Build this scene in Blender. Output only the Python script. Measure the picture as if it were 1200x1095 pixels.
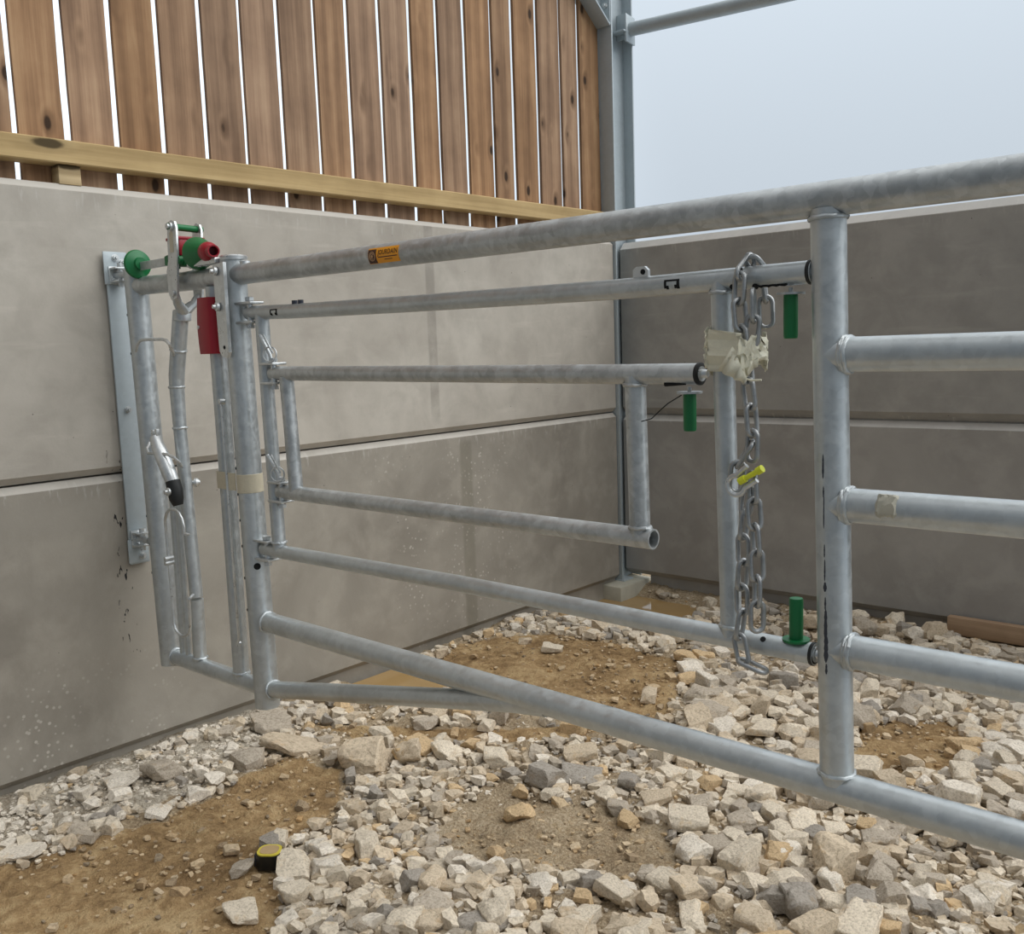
import bpy, bmesh, math, random
import numpy as np
from mathutils import Vector, Matrix, noise as mnoise

random.seed(7); RNG = np.random.default_rng(11)
SC = bpy.context.scene
for o in list(bpy.data.objects): bpy.data.objects.remove(o)
COL = SC.collection

# ---------------------------------------------------------------- camera
cd = bpy.data.cameras.new('camera'); cam = bpy.data.objects.new('camera', cd); COL.objects.link(cam)
cd.sensor_fit = 'HORIZONTAL'; cd.sensor_width = 36.0; cd.lens = 36.0*1116.47/1200.0
cd.clip_start = 0.05; cd.clip_end = 400
R_ = ((0.7484460546771352, 0.6623226034593318, -0.034018703459767145),
      (-0.05643065263369463, 0.11470977687790586, 0.9917949629494779),
      (0.6607904998420951, -0.7403853294302055, 0.12322937670442094))
M_ = Matrix(R_).transposed().to_4x4(); M_.translation = (3.2695, -4.3563, 1.3925)
cam.matrix_world = M_
SC.camera = cam

# ---------------------------------------------------------------- sky, sun, exposure
SC.view_settings.view_transform = 'Standard'; SC.view_settings.look = 'None'
SC.view_settings.gamma = 1.0; SC.view_settings.exposure = 0.0
SC.view_settings.use_curve_mapping = False
W = bpy.data.worlds.new('overcast_sky'); SC.world = W; W.use_nodes = True
nt = W.node_tree; nt.nodes.clear()
def wn(t, **k):
    n = nt.nodes.new(t)
    for a, b in k.items(): setattr(n, a, b)
    return n
tc = wn('ShaderNodeTexCoord')
def wdot(v):
    n = wn('ShaderNodeVectorMath', operation='DOT_PRODUCT'); nt.links.new(tc.outputs['Generated'], n.inputs[0])
    n.inputs[1].default_value = v; return n.outputs['Value']
def wmap(src, a, b, c, d):
    n = wn('ShaderNodeMapRange'); nt.links.new(src, n.inputs[0])
    n.inputs[1].default_value, n.inputs[2].default_value, n.inputs[3].default_value, n.inputs[4].default_value = a, b, c, d
    n.interpolation_type = 'SMOOTHSTEP'; return n.outputs[0]
bright = wmap(wdot((-0.94, 0.34, 0.0)), 0.76, 0.99, 0.0, 0.55)        # paler cloud towards the far left
side = wmap(wdot((0.0, 1.0, 0.0)), -0.80, 0.30, 0.30, 1.0)            # the dull half of the sky behind the viewer, over the sheds
up = wmap(wdot((0.0, 0.0, 1.0)), 0.0, 1.0, 0.57, 1.18)
def wmath(op, a, b):
    n = wn('ShaderNodeMath', operation=op)
    for i, s in enumerate((a, b)):
        if isinstance(s, (int, float)): n.inputs[i].default_value = s
        else: nt.links.new(s, n.inputs[i])
    return n.outputs[0]
stren = wmath('MULTIPLY', wmath('ADD', up, bright), side)
ramp = wn('ShaderNodeMix', data_type='RGBA'); nt.links.new(wmap(wdot((0, 0, 1)), 0.42, 0.90, 0, 1), ramp.inputs[0])
ramp.inputs[6].default_value = (0.96, 1.08, 1.20, 1); ramp.inputs[7].default_value = (1.04, 1.07, 1.10, 1)
bg = wn('ShaderNodeBackground'); out = wn('ShaderNodeOutputWorld')
nt.links.new(ramp.outputs[2], bg.inputs[0]); nt.links.new(stren, bg.inputs[1]); nt.links.new(bg.outputs[0], out.inputs[0])
sd = bpy.data.lights.new('cloud_sun', 'SUN'); sun = bpy.data.objects.new('cloud_sun', sd); COL.objects.link(sun)
sd.energy = 2.15; sd.angle = math.radians(70); sd.color = (1.0, 0.975, 0.94)
sun.rotation_euler = Vector((0.62, 0.30, 0.74)).to_track_quat('Z', 'Y').to_euler(); sun.location = (4, 2, 6)

# ---------------------------------------------------------------- materials
def mat(name):
    m = bpy.data.materials.new(name); m.use_nodes = True
    t = m.node_tree; t.nodes.clear()
    return m, t
class NT:
    def __init__(s, name):
        s.m, s.t = mat(name)
        s.out = s.n('ShaderNodeOutputMaterial'); s.b = s.n('ShaderNodeBsdfPrincipled')
        s.t.links.new(s.b.outputs[0], s.out.inputs[0])
    def n(s, t, **k):
        x = s.t.nodes.new(t)
        for a, b in k.items(): setattr(x, a, b)
        return x
    def put(s, sock, v):
        if hasattr(v, 'node'): s.t.links.new(v, sock)
        elif isinstance(v, (tuple, list)) and len(v) == 3 and sock.type == 'RGBA': sock.default_value = (*v, 1)
        else: sock.default_value = v
    def coord(s, scale=(1, 1, 1), kind='Object', rot=(0, 0, 0), offs=None):
        c = s.n('ShaderNodeTexCoord'); mp = s.n('ShaderNodeMapping'); v = c.outputs[kind]
        if offs is not None:
            ad = s.n('ShaderNodeVectorMath', operation='ADD'); s.t.links.new(v, ad.inputs[0]); s.t.links.new(offs, ad.inputs[1]); v = ad.outputs[0]
        s.t.links.new(v, mp.inputs[0]); mp.inputs['Scale'].default_value = scale; mp.inputs['Rotation'].default_value = rot
        return mp.outputs[0]
    def noise(s, vec, scale, detail=4, rough=.55, dist=0):
        x = s.n('ShaderNodeTexNoise'); s.t.links.new(vec, x.inputs['Vector'])
        x.inputs['Scale'].default_value = scale; x.inputs['Detail'].default_value = detail
        x.inputs['Roughness'].default_value = rough; x.inputs['Distortion'].default_value = dist
        return x.outputs[0]
    def vor(s, vec, scale, feature='F1', outp='Distance', rnd=1):
        x = s.n('ShaderNodeTexVoronoi', feature=feature); s.t.links.new(vec, x.inputs['Vector']); x.inputs['Scale'].default_value = scale
        x.inputs['Randomness'].default_value = rnd
        return x.outputs[outp]
    def rng(s, v, a, b, c=0, d=1, smooth=True):
        x = s.n('ShaderNodeMapRange'); s.t.links.new(v, x.inputs[0])
        for i, q in enumerate((a, b, c, d)): x.inputs[i+1].default_value = q
        if smooth: x.interpolation_type = 'SMOOTHSTEP'
        return x.outputs[0]
    def math(s, op, a, b=0, clamp=False):
        x = s.n('ShaderNodeMath', operation=op); x.use_clamp = clamp; s.put(x.inputs[0], a); s.put(x.inputs[1], b); return x.outputs[0]
    def mix(s, f, a, b, mode='MIX'):
        x = s.n('ShaderNodeMix', data_type='RGBA', blend_type=mode); s.put(x.inputs[0], f); s.put(x.inputs[6], a); s.put(x.inputs[7], b); return x.outputs[2]
    def ramp(s, v, stops):
        x = s.n('ShaderNodeValToRGB'); s.t.links.new(v, x.inputs[0]); e = x.color_ramp.elements
        while len(e) < len(stops): e.new(0.5)
        for i, (p, c) in enumerate(stops): e[i].position = p; e[i].color = (*c, 1)
        return x.outputs[0]
    def sep(s, v):
        x = s.n('ShaderNodeSeparateXYZ'); s.t.links.new(v, x.inputs[0]); return x.outputs
    def bump(s, h, strength=.3, dist=.01, prev=None):
        x = s.n('ShaderNodeBump'); s.t.links.new(h, x.inputs['Height']); x.inputs['Strength'].default_value = strength; x.inputs['Distance'].default_value = dist
        if prev is not None: s.t.links.new(prev, x.inputs['Normal'])
        return x.outputs[0]
    def done(s, color, rough=.6, metal=0, normal=None, spec=None):
        s.put(s.b.inputs['Base Color'], color); s.put(s.b.inputs['Roughness'], rough); s.put(s.b.inputs['Metallic'], metal)
        if spec is not None: s.put(s.b.inputs['Specular IOR Level'], spec)
        if normal is not None: s.t.links.new(normal, s.b.inputs['Normal'])
        return s.m
def lin(r, g, b):
    f = lambda c: (c/255/12.92 if c/255 <= .04045 else ((c/255+.055)/1.055)**2.4)
    return (f(r), f(g), f(b))
def plain(name, rgb, rough=.5, metal=0, var=.12, scale=60):
    k = NT(name); v = k.coord(); n = k.noise(v, scale, 3)
    c = lin(*rgb)
    return k.done(k.mix(n, tuple(x*(1-var) for x in c), tuple(min(1, x*(1+var)) for x in c)), rough, metal, k.bump(n, .08, .002))

def galv(name, base=(0.50, 0.53, 0.535), metal=.68, rough=.40, blot=.13):
    k = NT(name); v = k.coord()
    n1 = k.noise(v, 9, 5, .6); n2 = k.noise(v, 42, 4, .6, .6); n3 = k.vor(v, 65, outp='Color')
    sp = k.n('ShaderNodeRGBToBW'); k.t.links.new(n3, sp.inputs[0])
    f = k.math('ADD', k.math('MULTIPLY', n1, .55), k.math('ADD', k.math('MULTIPLY', n2, .35), k.math('MULTIPLY', sp.outputs[0], .16)))
    f = k.rng(f, .32, .72)
    lo = tuple(c*(1-blot) for c in base); hi = tuple(min(1, c*(1+blot)) for c in base)
    col = k.mix(f, lo, hi)
    scuff = k.rng(k.noise(v, 17, 6, .75, 1.2), .60, .72, 0, .22)
    col = k.mix(scuff, col, (0.44, 0.44, 0.41))
    r = k.rng(n2, .3, .7, rough-.09, rough+.12)
    return k.done(col, r, metal, k.bump(k.noise(v, 130, 3), .06, .002))
GALV = galv('galvanised_tube')
GALV2 = galv('bright_zinc', (0.58, 0.60, 0.60), .7, .35, .14)
GALVD = galv('worn_zinc_tube', (0.46, 0.48, 0.48), .68, .42, .24)
STEEL = galv('galvanised_section', (0.40, 0.45, 0.47), .25, .5, .06)
CHAIN = galv('zinc_chain', (0.36, 0.37, 0.37), .75, .38, .2)
WELD = plain('weld_metal', (150, 152, 152), .45, .5, .35, 220)
BLACK = plain('black_rubber', (20, 22, 22), .55)
HOLE = plain('dark_hole', (14, 15, 16), .9)
RED = plain('red_plastic', (150, 18, 36), .4, 0, .15, 14)
GREEN = plain('green_plastic', (8, 105, 55), .42, 0, .18, 20)
YELLOW = plain('yellow_pin', (215, 220, 50), .4)
BLUESTEEL = plain('dark_blue_steel', (58, 62, 72), .5, .3)

def concrete(name, a, b, low_cols=None, left=True):
    k = NT(name); v = k.coord(); x, y, z = k.sep(v)
    n1 = k.noise(v, 1.3, 6, .62, .4); n2 = k.noise(v, 6, 5, .6, .3); fine = k.noise(v, 120, 3, .6)
    col = k.mix(k.rng(n1, .3, .7), a, b)
    col = k.mix(k.rng(n2, .35, .72, 0, .42), col, tuple(c*.72 for c in a))
    col = k.mix(k.rng(k.noise(k.coord((.6, .6, 4.5)), 4, 5, .6), .55, .75, 0, .25), col, tuple(c*1.25 for c in b))
    if low_cols is not None:                                             # the lower row of panels is darker in colour
        low = k.rng(z, .985, .999, 1, 0)
        col = k.mix(low, col, k.mix(k.rng(n1, .25, .72), low_cols[0], low_cols[1]))
        col = k.mix(k.math('MULTIPLY', low, k.rng(n2, .42, .70, 0, .38)), col, tuple(c*1.28 for c in low_cols[1]))
    # pale lime specks, gathered in clusters
    sp = k.rng(k.vor(v, 40), .16, .27, 1, 0)
    if left:
        m1 = k.math('MULTIPLY', k.rng(k.math('ABSOLUTE', k.math('ADD', y, 1.15)), .25, .62, 1, 0), k.rng(z, .08, .3, .5, 1))
        m2 = k.math('MULTIPLY', k.rng(k.math('ABSOLUTE', k.math('ADD', y, 2.95)), .15, .5, 1, 0), k.rng(z, .22, .42, 1, 0))
        msk = k.math('MULTIPLY', k.math('MAXIMUM', m1, m2), k.math('MULTIPLY', k.rng(z, .90, .96, 1, 0), k.rng(k.noise(v, 3.4, 3), .42, .62)))
        col = k.mix(k.math('MULTIPLY', sp, k.math('MULTIPLY', msk, .85)), col, (.52, .48, .42))
        # one wiped vertical strip on the upper panel, greenish run marks on the lower one
        s1 = k.math('MULTIPLY', k.rng(k.math('ABSOLUTE', k.math('ADD', y, 1.222)), .022, .034, 1, 0), k.rng(z, 1.04, 1.12, 0, 1))
        col = k.mix(k.math('MULTIPLY', s1, k.rng(n2, .25, .6, .15, .5)), col, tuple(c*.52 for c in a))
        s2 = k.math('MULTIPLY', k.rng(k.math('ABSOLUTE', k.math('ADD', y, 1.03)), .030, .05, 1, 0), k.rng(z, .93, .97, 1, 0))
        col = k.mix(k.math('MULTIPLY', s2, .38), col, (.155, .142, .100))
        # dark paint flecks beside the bracket
        fl = k.math('MULTIPLY', k.rng(k.math('ABSOLUTE', k.math('ADD', y, 2.79)), .02, .045, 1, 0), k.rng(z, .3, .35, 0, 1))
        fl = k.math('MULTIPLY', fl, k.math('MULTIPLY', k.rng(z, 1.05, 1.1, 1, 0), k.rng(k.noise(k.coord((1, 1, .35)), 60, 2), .63, .66)))
        col = k.mix(fl, col, (.02, .02, .02))
    # small dark air holes
    pit = k.rng(k.vor(v, 11), .018, .035, 1, 0)
    col = k.mix(k.math('MULTIPLY', pit, .75), col, (.05, .048, .044))
    # pale scrapes where the slings rubbed the panel edges
    sc = k.noise(k.coord((1, 1, 1), rot=(math.radians(40), math.radians(35 if not left else 0), 0)), 1, 1)
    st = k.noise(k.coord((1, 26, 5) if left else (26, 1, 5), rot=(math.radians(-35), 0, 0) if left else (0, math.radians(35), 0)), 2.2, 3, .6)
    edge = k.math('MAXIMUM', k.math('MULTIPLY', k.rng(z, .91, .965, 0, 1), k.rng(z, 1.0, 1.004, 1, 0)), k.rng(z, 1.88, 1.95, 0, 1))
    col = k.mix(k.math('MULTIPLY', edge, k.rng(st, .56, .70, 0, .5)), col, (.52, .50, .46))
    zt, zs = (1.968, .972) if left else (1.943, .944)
    rub_lit = k.math('MAXIMUM', k.rng(z, zt, zt+.004, 0, 1), k.math('MULTIPLY', k.rng(z, zs, zs+.004, 0, 1), k.rng(z, zs+.030, zs+.034, 1, 0)))  # rubbed chamfers, paler still with sky light painted into their colour
    col = k.mix(k.math('MULTIPLY', rub_lit, k.rng(n2, .2, .7, .45, .95)), col, (.58, .56, .52) if not left else (.50, .47, .42))
    h = k.math('ADD', k.math('MULTIPLY', fine, .4), k.math('MULTIPLY', n2, .6))
    return k.done(col, k.rng(n2, .3, .7, .62, .85), 0, k.bump(pit, -.5, .004, k.bump(h, .22, .004)), .3)
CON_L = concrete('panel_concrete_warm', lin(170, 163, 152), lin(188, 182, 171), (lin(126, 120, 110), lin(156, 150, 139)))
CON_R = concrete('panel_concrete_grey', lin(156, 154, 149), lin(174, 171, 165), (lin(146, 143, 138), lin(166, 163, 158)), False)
CON_P = plain('plinth_concrete', (176, 172, 156), .8, 0, .25, 14)

def wood(name, stops, knots=True, grain_axis='Z', scale=1.0):
    k = NT(name)
    oi = k.n('ShaderNodeObjectInfo'); cx = k.n('ShaderNodeCombineXYZ')
    for i, q in enumerate((3.1, 17.0, 41.0)): k.t.links.new(k.math('MULTIPLY', oi.outputs['Random'], q), cx.inputs[i])
    s = {'Z': (14, 14, .9), 'Y': (14, .9, 14), 'X': (.9, 14, 14)}[grain_axis]
    v = k.coord(s, offs=cx.outputs[0]); v0 = k.coord(offs=cx.outputs[0])
    vk = k.coord({'Z': (0, 8.2, 4.2), 'Y': (0, 2.2, 7), 'X': (2.6, 0, 6.6)}[grain_axis], offs=cx.outputs[0])
    kd = k.vor(vk, 1.0, rnd=1)
    pull = k.rng(kd, 0, .35, 1.1, 0)
    wv = k.n('ShaderNodeTexWave', wave_type='BANDS', bands_direction='Y' if grain_axis == 'Z' else 'Z')
    k.t.links.new(v, wv.inputs['Vector']); wv.inputs['Scale'].default_value = .28*scale; wv.inputs['Distortion'].default_value = 9
    wv.inputs['Detail'].default_value = 3; wv.inputs['Detail Scale'].default_value = .55
    k.t.links.new(k.math('MULTIPLY', pull, 5), wv.inputs['Phase Offset'])
    g = k.noise(v, 1.3, 6, .65, .5); big = k.noise(v0, 3.0, 4, .6)
    f = k.math('ADD', k.math('MULTIPLY', wv.outputs[0], .10), k.math('ADD', k.math('ADD', k.math('MULTIPLY', g, .34), k.math('MULTIPLY', k.noise(k.coord({'Z': (90, 90, 1.6), 'Y': (90, 1.6, 90), 'X': (1.6, 90, 90)}[grain_axis], offs=cx.outputs[0]), 1.2, 4, .6), .22)), k.math('MULTIPLY', big, .34)))
    col = k.ramp(k.rng(f, .28, .80), stops)
    tone = k.n('ShaderNodeHueSaturation'); k.t.links.new(col, tone.inputs['Color'])
    k.t.links.new(k.rng(oi.outputs['Random'], 0, 1, .86, 1.10, False), tone.inputs['Value'])
    k.t.links.new(k.rng(k.math('FRACT', k.math('MULTIPLY', oi.outputs['Random'], 7.3)), 0, 1, .82, 1.0, False), tone.inputs['Saturation'])
    col = tone.outputs[0]
    if knots:
        wob = k.math('ADD', kd, k.math('MULTIPLY', k.noise(v0, 22, 3), .05))
        kc = k.rng(wob, .105, .16, 1, 0); ring = k.rng(wob, .11, .30, .45, 0)
        dark = tuple(c*.25 for c in stops[0][1])
        col = k.mix(ring, col, tuple(c*.55 for c in stops[0][1])); col = k.mix(kc, col, dark)
    return k.done(col, .75, 0, k.bump(g, .25, .003), .25)
BOARD = wood('weathered_brown_board', [(0, lin(112, 82, 56)), (.5, lin(156, 120, 86)), (1, lin(188, 153, 114))])
BEAM = wood('fresh_yellow_timber', [(0, lin(150, 126, 84)), (.5, lin(180, 154, 108)), (1, lin(202, 178, 132))], True, 'Y', .6)
OFFCUT = wood('planed_offcut', [(0, lin(150, 120, 90)), (.5, lin(188, 156, 122)), (1, lin(205, 176, 144))], False, 'X', .6)

def ground_mat():
    k = NT('site_earth'); v = k.coord()
    at = k.n('ShaderNodeAttribute', attribute_name='mud'); mud = at.outputs['Fac']
    lim = k.n('ShaderNodeAttribute', attribute_name='lime').outputs['Fac']
    n1 = k.noise(v, 5, 6, .65); n2 = k.noise(v, 28, 5, .7); n3 = k.noise(v, 110, 4, .7)
    brown = k.ramp(k.rng(k.math('ADD', k.math('MULTIPLY', n1, .55), k.math('MULTIPLY', n2, .45)), .33, .68), [(0, lin(134, 108, 76)), (.5, lin(178, 148, 107)), (1, lin(210, 183, 140))])
    dust = k.ramp(k.rng(k.math('ADD', k.math('MULTIPLY', n1, .4), k.math('MULTIPLY', n3, .6)), .32, .68), [(0, lin(136, 117, 92)), (.5, lin(180, 160, 131)), (1, lin(212, 195, 168))])
    white = k.ramp(k.rng(k.math('ADD', k.math('MULTIPLY', n2, .5), k.math('MULTIPLY', n3, .5)), .34, .66), [(0, lin(150, 136, 116)), (1, lin(222, 212, 194))])
    col = k.mix(k.rng(k.math('ADD', mud, k.math('MULTIPLY', k.math('SUBTRACT', n2, .5), .7)), .35, .65), dust, brown)
    col = k.mix(k.rng(k.math('ADD', lim, k.math('MULTIPLY', k.math('SUBTRACT', n2, .5), .8)), .4, .65), col, white)
    col = k.mix(k.rng(n3, .58, .75, 0, .3), col, lin(205, 188, 158))
    h = k.math('ADD', k.math('MULTIPLY', n2, .6), k.math('MULTIPLY', n3, .4))
    return k.done(col, .92, 0, k.bump(h, 1.0, .035), .15)
GROUND = ground_mat()
def stone_mat(name, src):
    k = NT(name); v = k.coord()
    if src == 'object': c = k.n('ShaderNodeObjectInfo').outputs['Color']
    else: c = k.n('ShaderNodeAttribute', attribute_name='Col').outputs['Color']
    f_ = .11 if src == 'object' else 1.0
    n1 = k.noise(v, 16*f_, 5, .65); n2 = k.noise(v, 90*f_, 6, .72)
    col = k.mix(1.0, c, k.ramp(k.rng(n2, .25, .75), [(0, (.55, .52, .48)), (.45, (.93, .92, .91)), (1, (1.14, 1.14, 1.13))]), 'MULTIPLY')
    col = k.mix(k.rng(n1, .56, .72, 0, .45), col, k.mix(1.0, c, lin(232, 205, 160), 'MULTIPLY'))
    return k.done(col, .88, 0, k.bump(k.math('ADD', k.math('MULTIPLY', n1, .5), k.math('MULTIPLY', n2, .5)), .8, .010), .2)
STONE = stone_mat('limestone_rubble', 'object'); GRAVEL = stone_mat('limestone_gravel', 'attr')
def water_mat():
    k = NT('muddy_water'); v = k.coord()
    n = k.noise(v, 4, 3)
    m = k.done(k.mix(n, lin(152, 124, 80), lin(180, 150, 104)), .06, 0, k.bump(k.noise(v, 30, 2), .03, .003), .5)
    return m
WATER = water_mat()
def tape_mat(name, rgb, tr=.25):
    k = NT(name); v = k.coord(); n = k.noise(v, 90, 4, .7)
    c = lin(*rgb)
    m = k.done(k.mix(n, tuple(x*.78 for x in c), c), .45, 0, k.bump(n, .3, .003)); k.b.inputs['Transmission Weight'].default_value = tr
    return m
TAPE = tape_mat('crumpled_clear_tape', (246, 241, 216), .12); MASK = tape_mat('old_masking_tape', (205, 196, 172), 0)
ORANGE = plain('orange_sticker', (238, 158, 30), .4, 0, .06); BROWN = plain('dark_brown_print', (70, 40, 24), .5, 0, .1)
CREAM = plain('cream_print', (190, 150, 110), .5)

# ---------------------------------------------------------------- mesh helpers
class MB:
    def __init__(s): s.v = []; s.f = []; s.n = 0
    def add(s, v, f):
        v = [tuple(map(float, p)) for p in v]; s.f += [tuple(i+s.n for i in q) for q in f]; s.v += v; s.n += len(v); return s
    def box(s, c, d, rot=None, ch=0.0):
        bm = bmesh.new(); bmesh.ops.create_cube(bm, size=1)
        for q in bm.verts: q.co = Vector((q.co.x*d[0], q.co.y*d[1], q.co.z*d[2]))
        if ch: bmesh.ops.bevel(bm, geom=bm.edges[:], offset=ch, segments=2, affect='EDGES', profile=.5)
        M = (rot.to_4x4() if rot is not None else Matrix.Identity(4)); M.translation = Vector(c)
        bm.transform(M); s.bm(bm); return s
    def bm(s, bm):
        bm.verts.index_update(); s.add([q.co for q in bm.verts], [[w.index for w in q.verts] for q in bm.faces]); bm.free(); return s
    def rod(s, pts, r, seg=16, caps=True, close=False):
        pts = [Vector(p) for p in pts]; n = len(pts); rs = r if isinstance(r, (list, tuple)) else [r]*n
        T = []
        for i in range(n):
            a = pts[(i-1) % n] if (i > 0 or close) else pts[i]; b = pts[(i+1) % n] if (i < n-1 or close) else pts[i]
            T.append((b-a).normalized())
        up = Vector((0, 0, 1)) if abs(T[0].z) < .9 else Vector((0, 1, 0))
        N = (up - T[0]*up.dot(T[0])).normalized(); V = []; F = []
        for i in range(n):
            if i: N = (N - T[i]*N.dot(T[i])).normalized()
            B = T[i].cross(N)
            for k in range(seg):
                a = 2*math.pi*k/seg; V.append(pts[i] + (N*math.cos(a)+B*math.sin(a))*rs[i])
        m = n if close else n-1
        for i in range(m):
            j = (i+1) % n
            for k in range(seg):
                k2 = (k+1) % seg; F.append((i*seg+k, i*seg+k2, j*seg+k2, j*seg+k))
        if caps and not close:
            F.append(tuple(range(seg-1, -1, -1))); F.append(tuple((n-1)*seg+k for k in range(seg)))
        return s.add(V, F)
    def pipe(s, a, b, r, seg=28, wall=.004):                          # a tube with open bore at both ends
        a, b = Vector(a), Vector(b); t = (b-a).normalized(); up = Vector((0, 0, 1)) if abs(t.z) < .9 else Vector((0, 1, 0))
        N = (up-t*up.dot(t)).normalized(); B = t.cross(N); V = []; F = []
        dp = min(.15, (b-a).length*.45); rings = [(a, r-wall, dp), (a, r-wall, 0), (a, r, 0), (b, r, 0), (b, r-wall, 0), (b, r-wall, -dp)]
        for p, q, o in rings:
            for k in range(seg):
                an = 2*math.pi*k/seg; V.append(p + t*o + (N*math.cos(an)+B*math.sin(an))*q)
        for i in range(5):
            for k in range(seg):
                k2 = (k+1) % seg; F.append((i*seg+k, i*seg+k2, (i+1)*seg+k2, (i+1)*seg+k))
        F.append(tuple(range(seg))); F.append(tuple(5*seg+k for k in range(seg-1, -1, -1)))
        return s.add(V, F)
    def lathe(s, c, axis, prof, seg=28):                              # profile of (distance along axis, radius)
        c = Vector(c); t = Vector(axis).normalized(); up = Vector((0, 0, 1)) if abs(t.z) < .9 else Vector((0, 1, 0))
        N = (up-t*up.dot(t)).normalized(); B = t.cross(N); V = []; F = []
        for d, r in prof:
            for k in range(seg):
                an = 2*math.pi*k/seg; V.append(c+t*d+(N*math.cos(an)+B*math.sin(an))*max(r, 1e-5))
        for i in range(len(prof)-1):
            for k in range(seg):
                k2 = (k+1) % seg; F.append((i*seg+k, i*seg+k2, (i+1)*seg+k2, (i+1)*seg+k))
        F.append(tuple(range(seg-1, -1, -1))); F.append(tuple((len(prof)-1)*seg+k for k in range(seg)))
        return s.add(V, F)
    def prism(s, poly, y0, y1, plane='xz'):                           # outline extruded across the third axis
        n = len(poly); V = []
        for y in (y0, y1):
            for a, b in poly: V.append({'xz': (a, y, b), 'yz': (y, a, b), 'xy': (a, b, y)}[plane])
        F = [tuple(range(n)), tuple(range(2*n-1, n-1, -1))]
        for i in range(n):
            j = (i+1) % n; F.append((j, i, n+i, n+j))
        return s.add(V, F)
def ring(c, axis, R, r, n=28, wob=0.0):
    c = Vector(c); t = Vector(axis).normalized(); up = Vector((0, 0, 1)) if abs(t.z) < .9 else Vector((0, 1, 0))
    N = (up-t*up.dot(t)).normalized(); B = t.cross(N)
    return [c+(N*math.cos(2*math.pi*i/n)+B*math.sin(2*math.pi*i/n))*(R+random.uniform(-wob, wob))+t*random.uniform(-wob, wob) for i in range(n)]
def tag(o, label=None, cat=None, group=None, kind=None):
    if label: o['label'] = label
    if cat: o['category'] = cat
    if group: o['group'] = group
    if kind: o['kind'] = kind
    return o
ORG = {}
def thing(name, label, cat, loc, group=None):
    o = bpy.data.objects.new(name, None); COL.objects.link(o); o.location = loc; o.empty_display_size = .05
    ORG[o.name] = Vector(loc); return tag(o, label, cat, group)
def obj(name, mb, m, parent=None, label=None, loc=None, angle=35):
    """link a builder as one mesh object; world coordinates in, local to its parent (or loc) out"""
    off = Vector((0, 0, 0))
    if parent is not None: off = ORG[parent.name]
    elif loc is not None: off = Vector(loc)
    me = bpy.data.meshes.new(name); me.from_pydata([tuple(Vector(p)-off) for p in mb.v], [], mb.f)
    b = bmesh.new(); b.from_mesh(me); bmesh.ops.recalc_face_normals(b, faces=b.faces); b.to_mesh(me); b.free()
    me.materials.append(m)
    me.polygons.foreach_set('use_smooth', [True]*len(me.polygons)); me.set_sharp_from_angle(angle=math.radians(angle))
    o = bpy.data.objects.new(name, me); COL.objects.link(o)
    if parent is not None: o.parent = parent; ORG[o.name] = off
    else: o.location = off; ORG[o.name] = off
    if label: o['label'] = label
    return o

# ---------------------------------------------------------------- noise on the ground
def vnoise(x, y, f, seed):
    r = np.random.default_rng(seed).random((256, 256)); X = x*f; Y = y*f
    i = np.floor(X).astype(int); j = np.floor(Y).astype(int); u = X-i; w = Y-j
    u = u*u*(3-2*u); w = w*w*(3-2*w); g = lambda a, b: r[a % 256, b % 256]
    return (g(i, j)*(1-u)+g(i+1, j)*u)*(1-w)+(g(i, j+1)*(1-u)+g(i+1, j+1)*u)*w-.5
def H0(x, y):
    h = -.035 - .012*np.clip(x, 0, 4)*0 + .018*vnoise(x, y, 1.6, 3) + .022*vnoise(x, y, 4.3, 4)
    h = h + .02*np.exp(-((x-.12)/.22)**2)*(y < -2.2)
    h = h - .125*np.exp(-(((x-.26)/.42)**4+((y+.02)/.34)**4)) - .075*np.exp(-(((x-.12)/.36)**4+((y+1.62)/.20)**4))
    h = h - .05*np.exp(-(((x-1.3)/.3)**2+((y+.05)/.22)**2)) + .03*np.exp(-(((x-1.1)/.5)**2+((y+1.0)/.35)**2))
    return h
def inside(x, y, poly):
    x = np.asarray(x, float); y = np.asarray(y, float); c = np.zeros(x.shape, bool); n = len(poly)
    for i in range(n):
        x1, y1 = poly[i]; x2, y2 = poly[(i+1) % n]
        if y1 == y2: continue
        c ^= ((y1 > y) != (y2 > y)) & (x < (x2-x1)*(y-y1)/(y2-y1)+x1)
    return c
P_MUD = [(0.463, -3.447), (0.483, -3.313), (0.483, -3.051), (0.522, -2.838), (0.470, -2.503), (0.700, -2.418), (0.953, -2.618), (0.959, -2.784), (1.004, -2.906), (1.277, -3.068), (1.335, -3.182), (1.1, -3.9), (0.3, -3.9)]
P_MID = [(0.239, -1.678), (0.028, -1.145), (0.281, -0.792), (0.682, -0.767), (1.105, -0.845), (1.367, -1.336), (1.381, -1.534), (1.205, -1.666), (0.740, -1.569)]
P_STRIP = [(0.212, -2.323), (0.509, -2.185), (0.918, -1.960), (1.277, -1.710), (1.205, -1.666), (0.763, -1.892)]
P_PATCH = [(1.249, -2.460), (1.254, -2.314), (1.511, -2.117), (1.741, -2.080), (1.944, -2.173), (1.936, -2.293), (1.778, -2.389), (1.578, -2.517), (1.397, -2.570)]
P_RIGHT = [(1.969, -1.095), (2.031, -0.929), (2.202, -0.801), (2.369, -0.982), (2.353, -1.206), (2.182, -1.415), (2.093, -1.403)]
P_LIME = [(-.05, -3.9), (-.05, -2.2), (0.066, -2.2), (0.297, -2.344), (0.440, -2.641), (0.42, -3.003), (0.36, -3.302), (0.3, -3.9)]
P_FINE = [(1.364, -1.828), (1.505, -1.722), (1.888, -1.827), (1.991, -2.016), (1.925, -2.188), (1.741, -2.080), (1.532, -2.101)]
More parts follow.
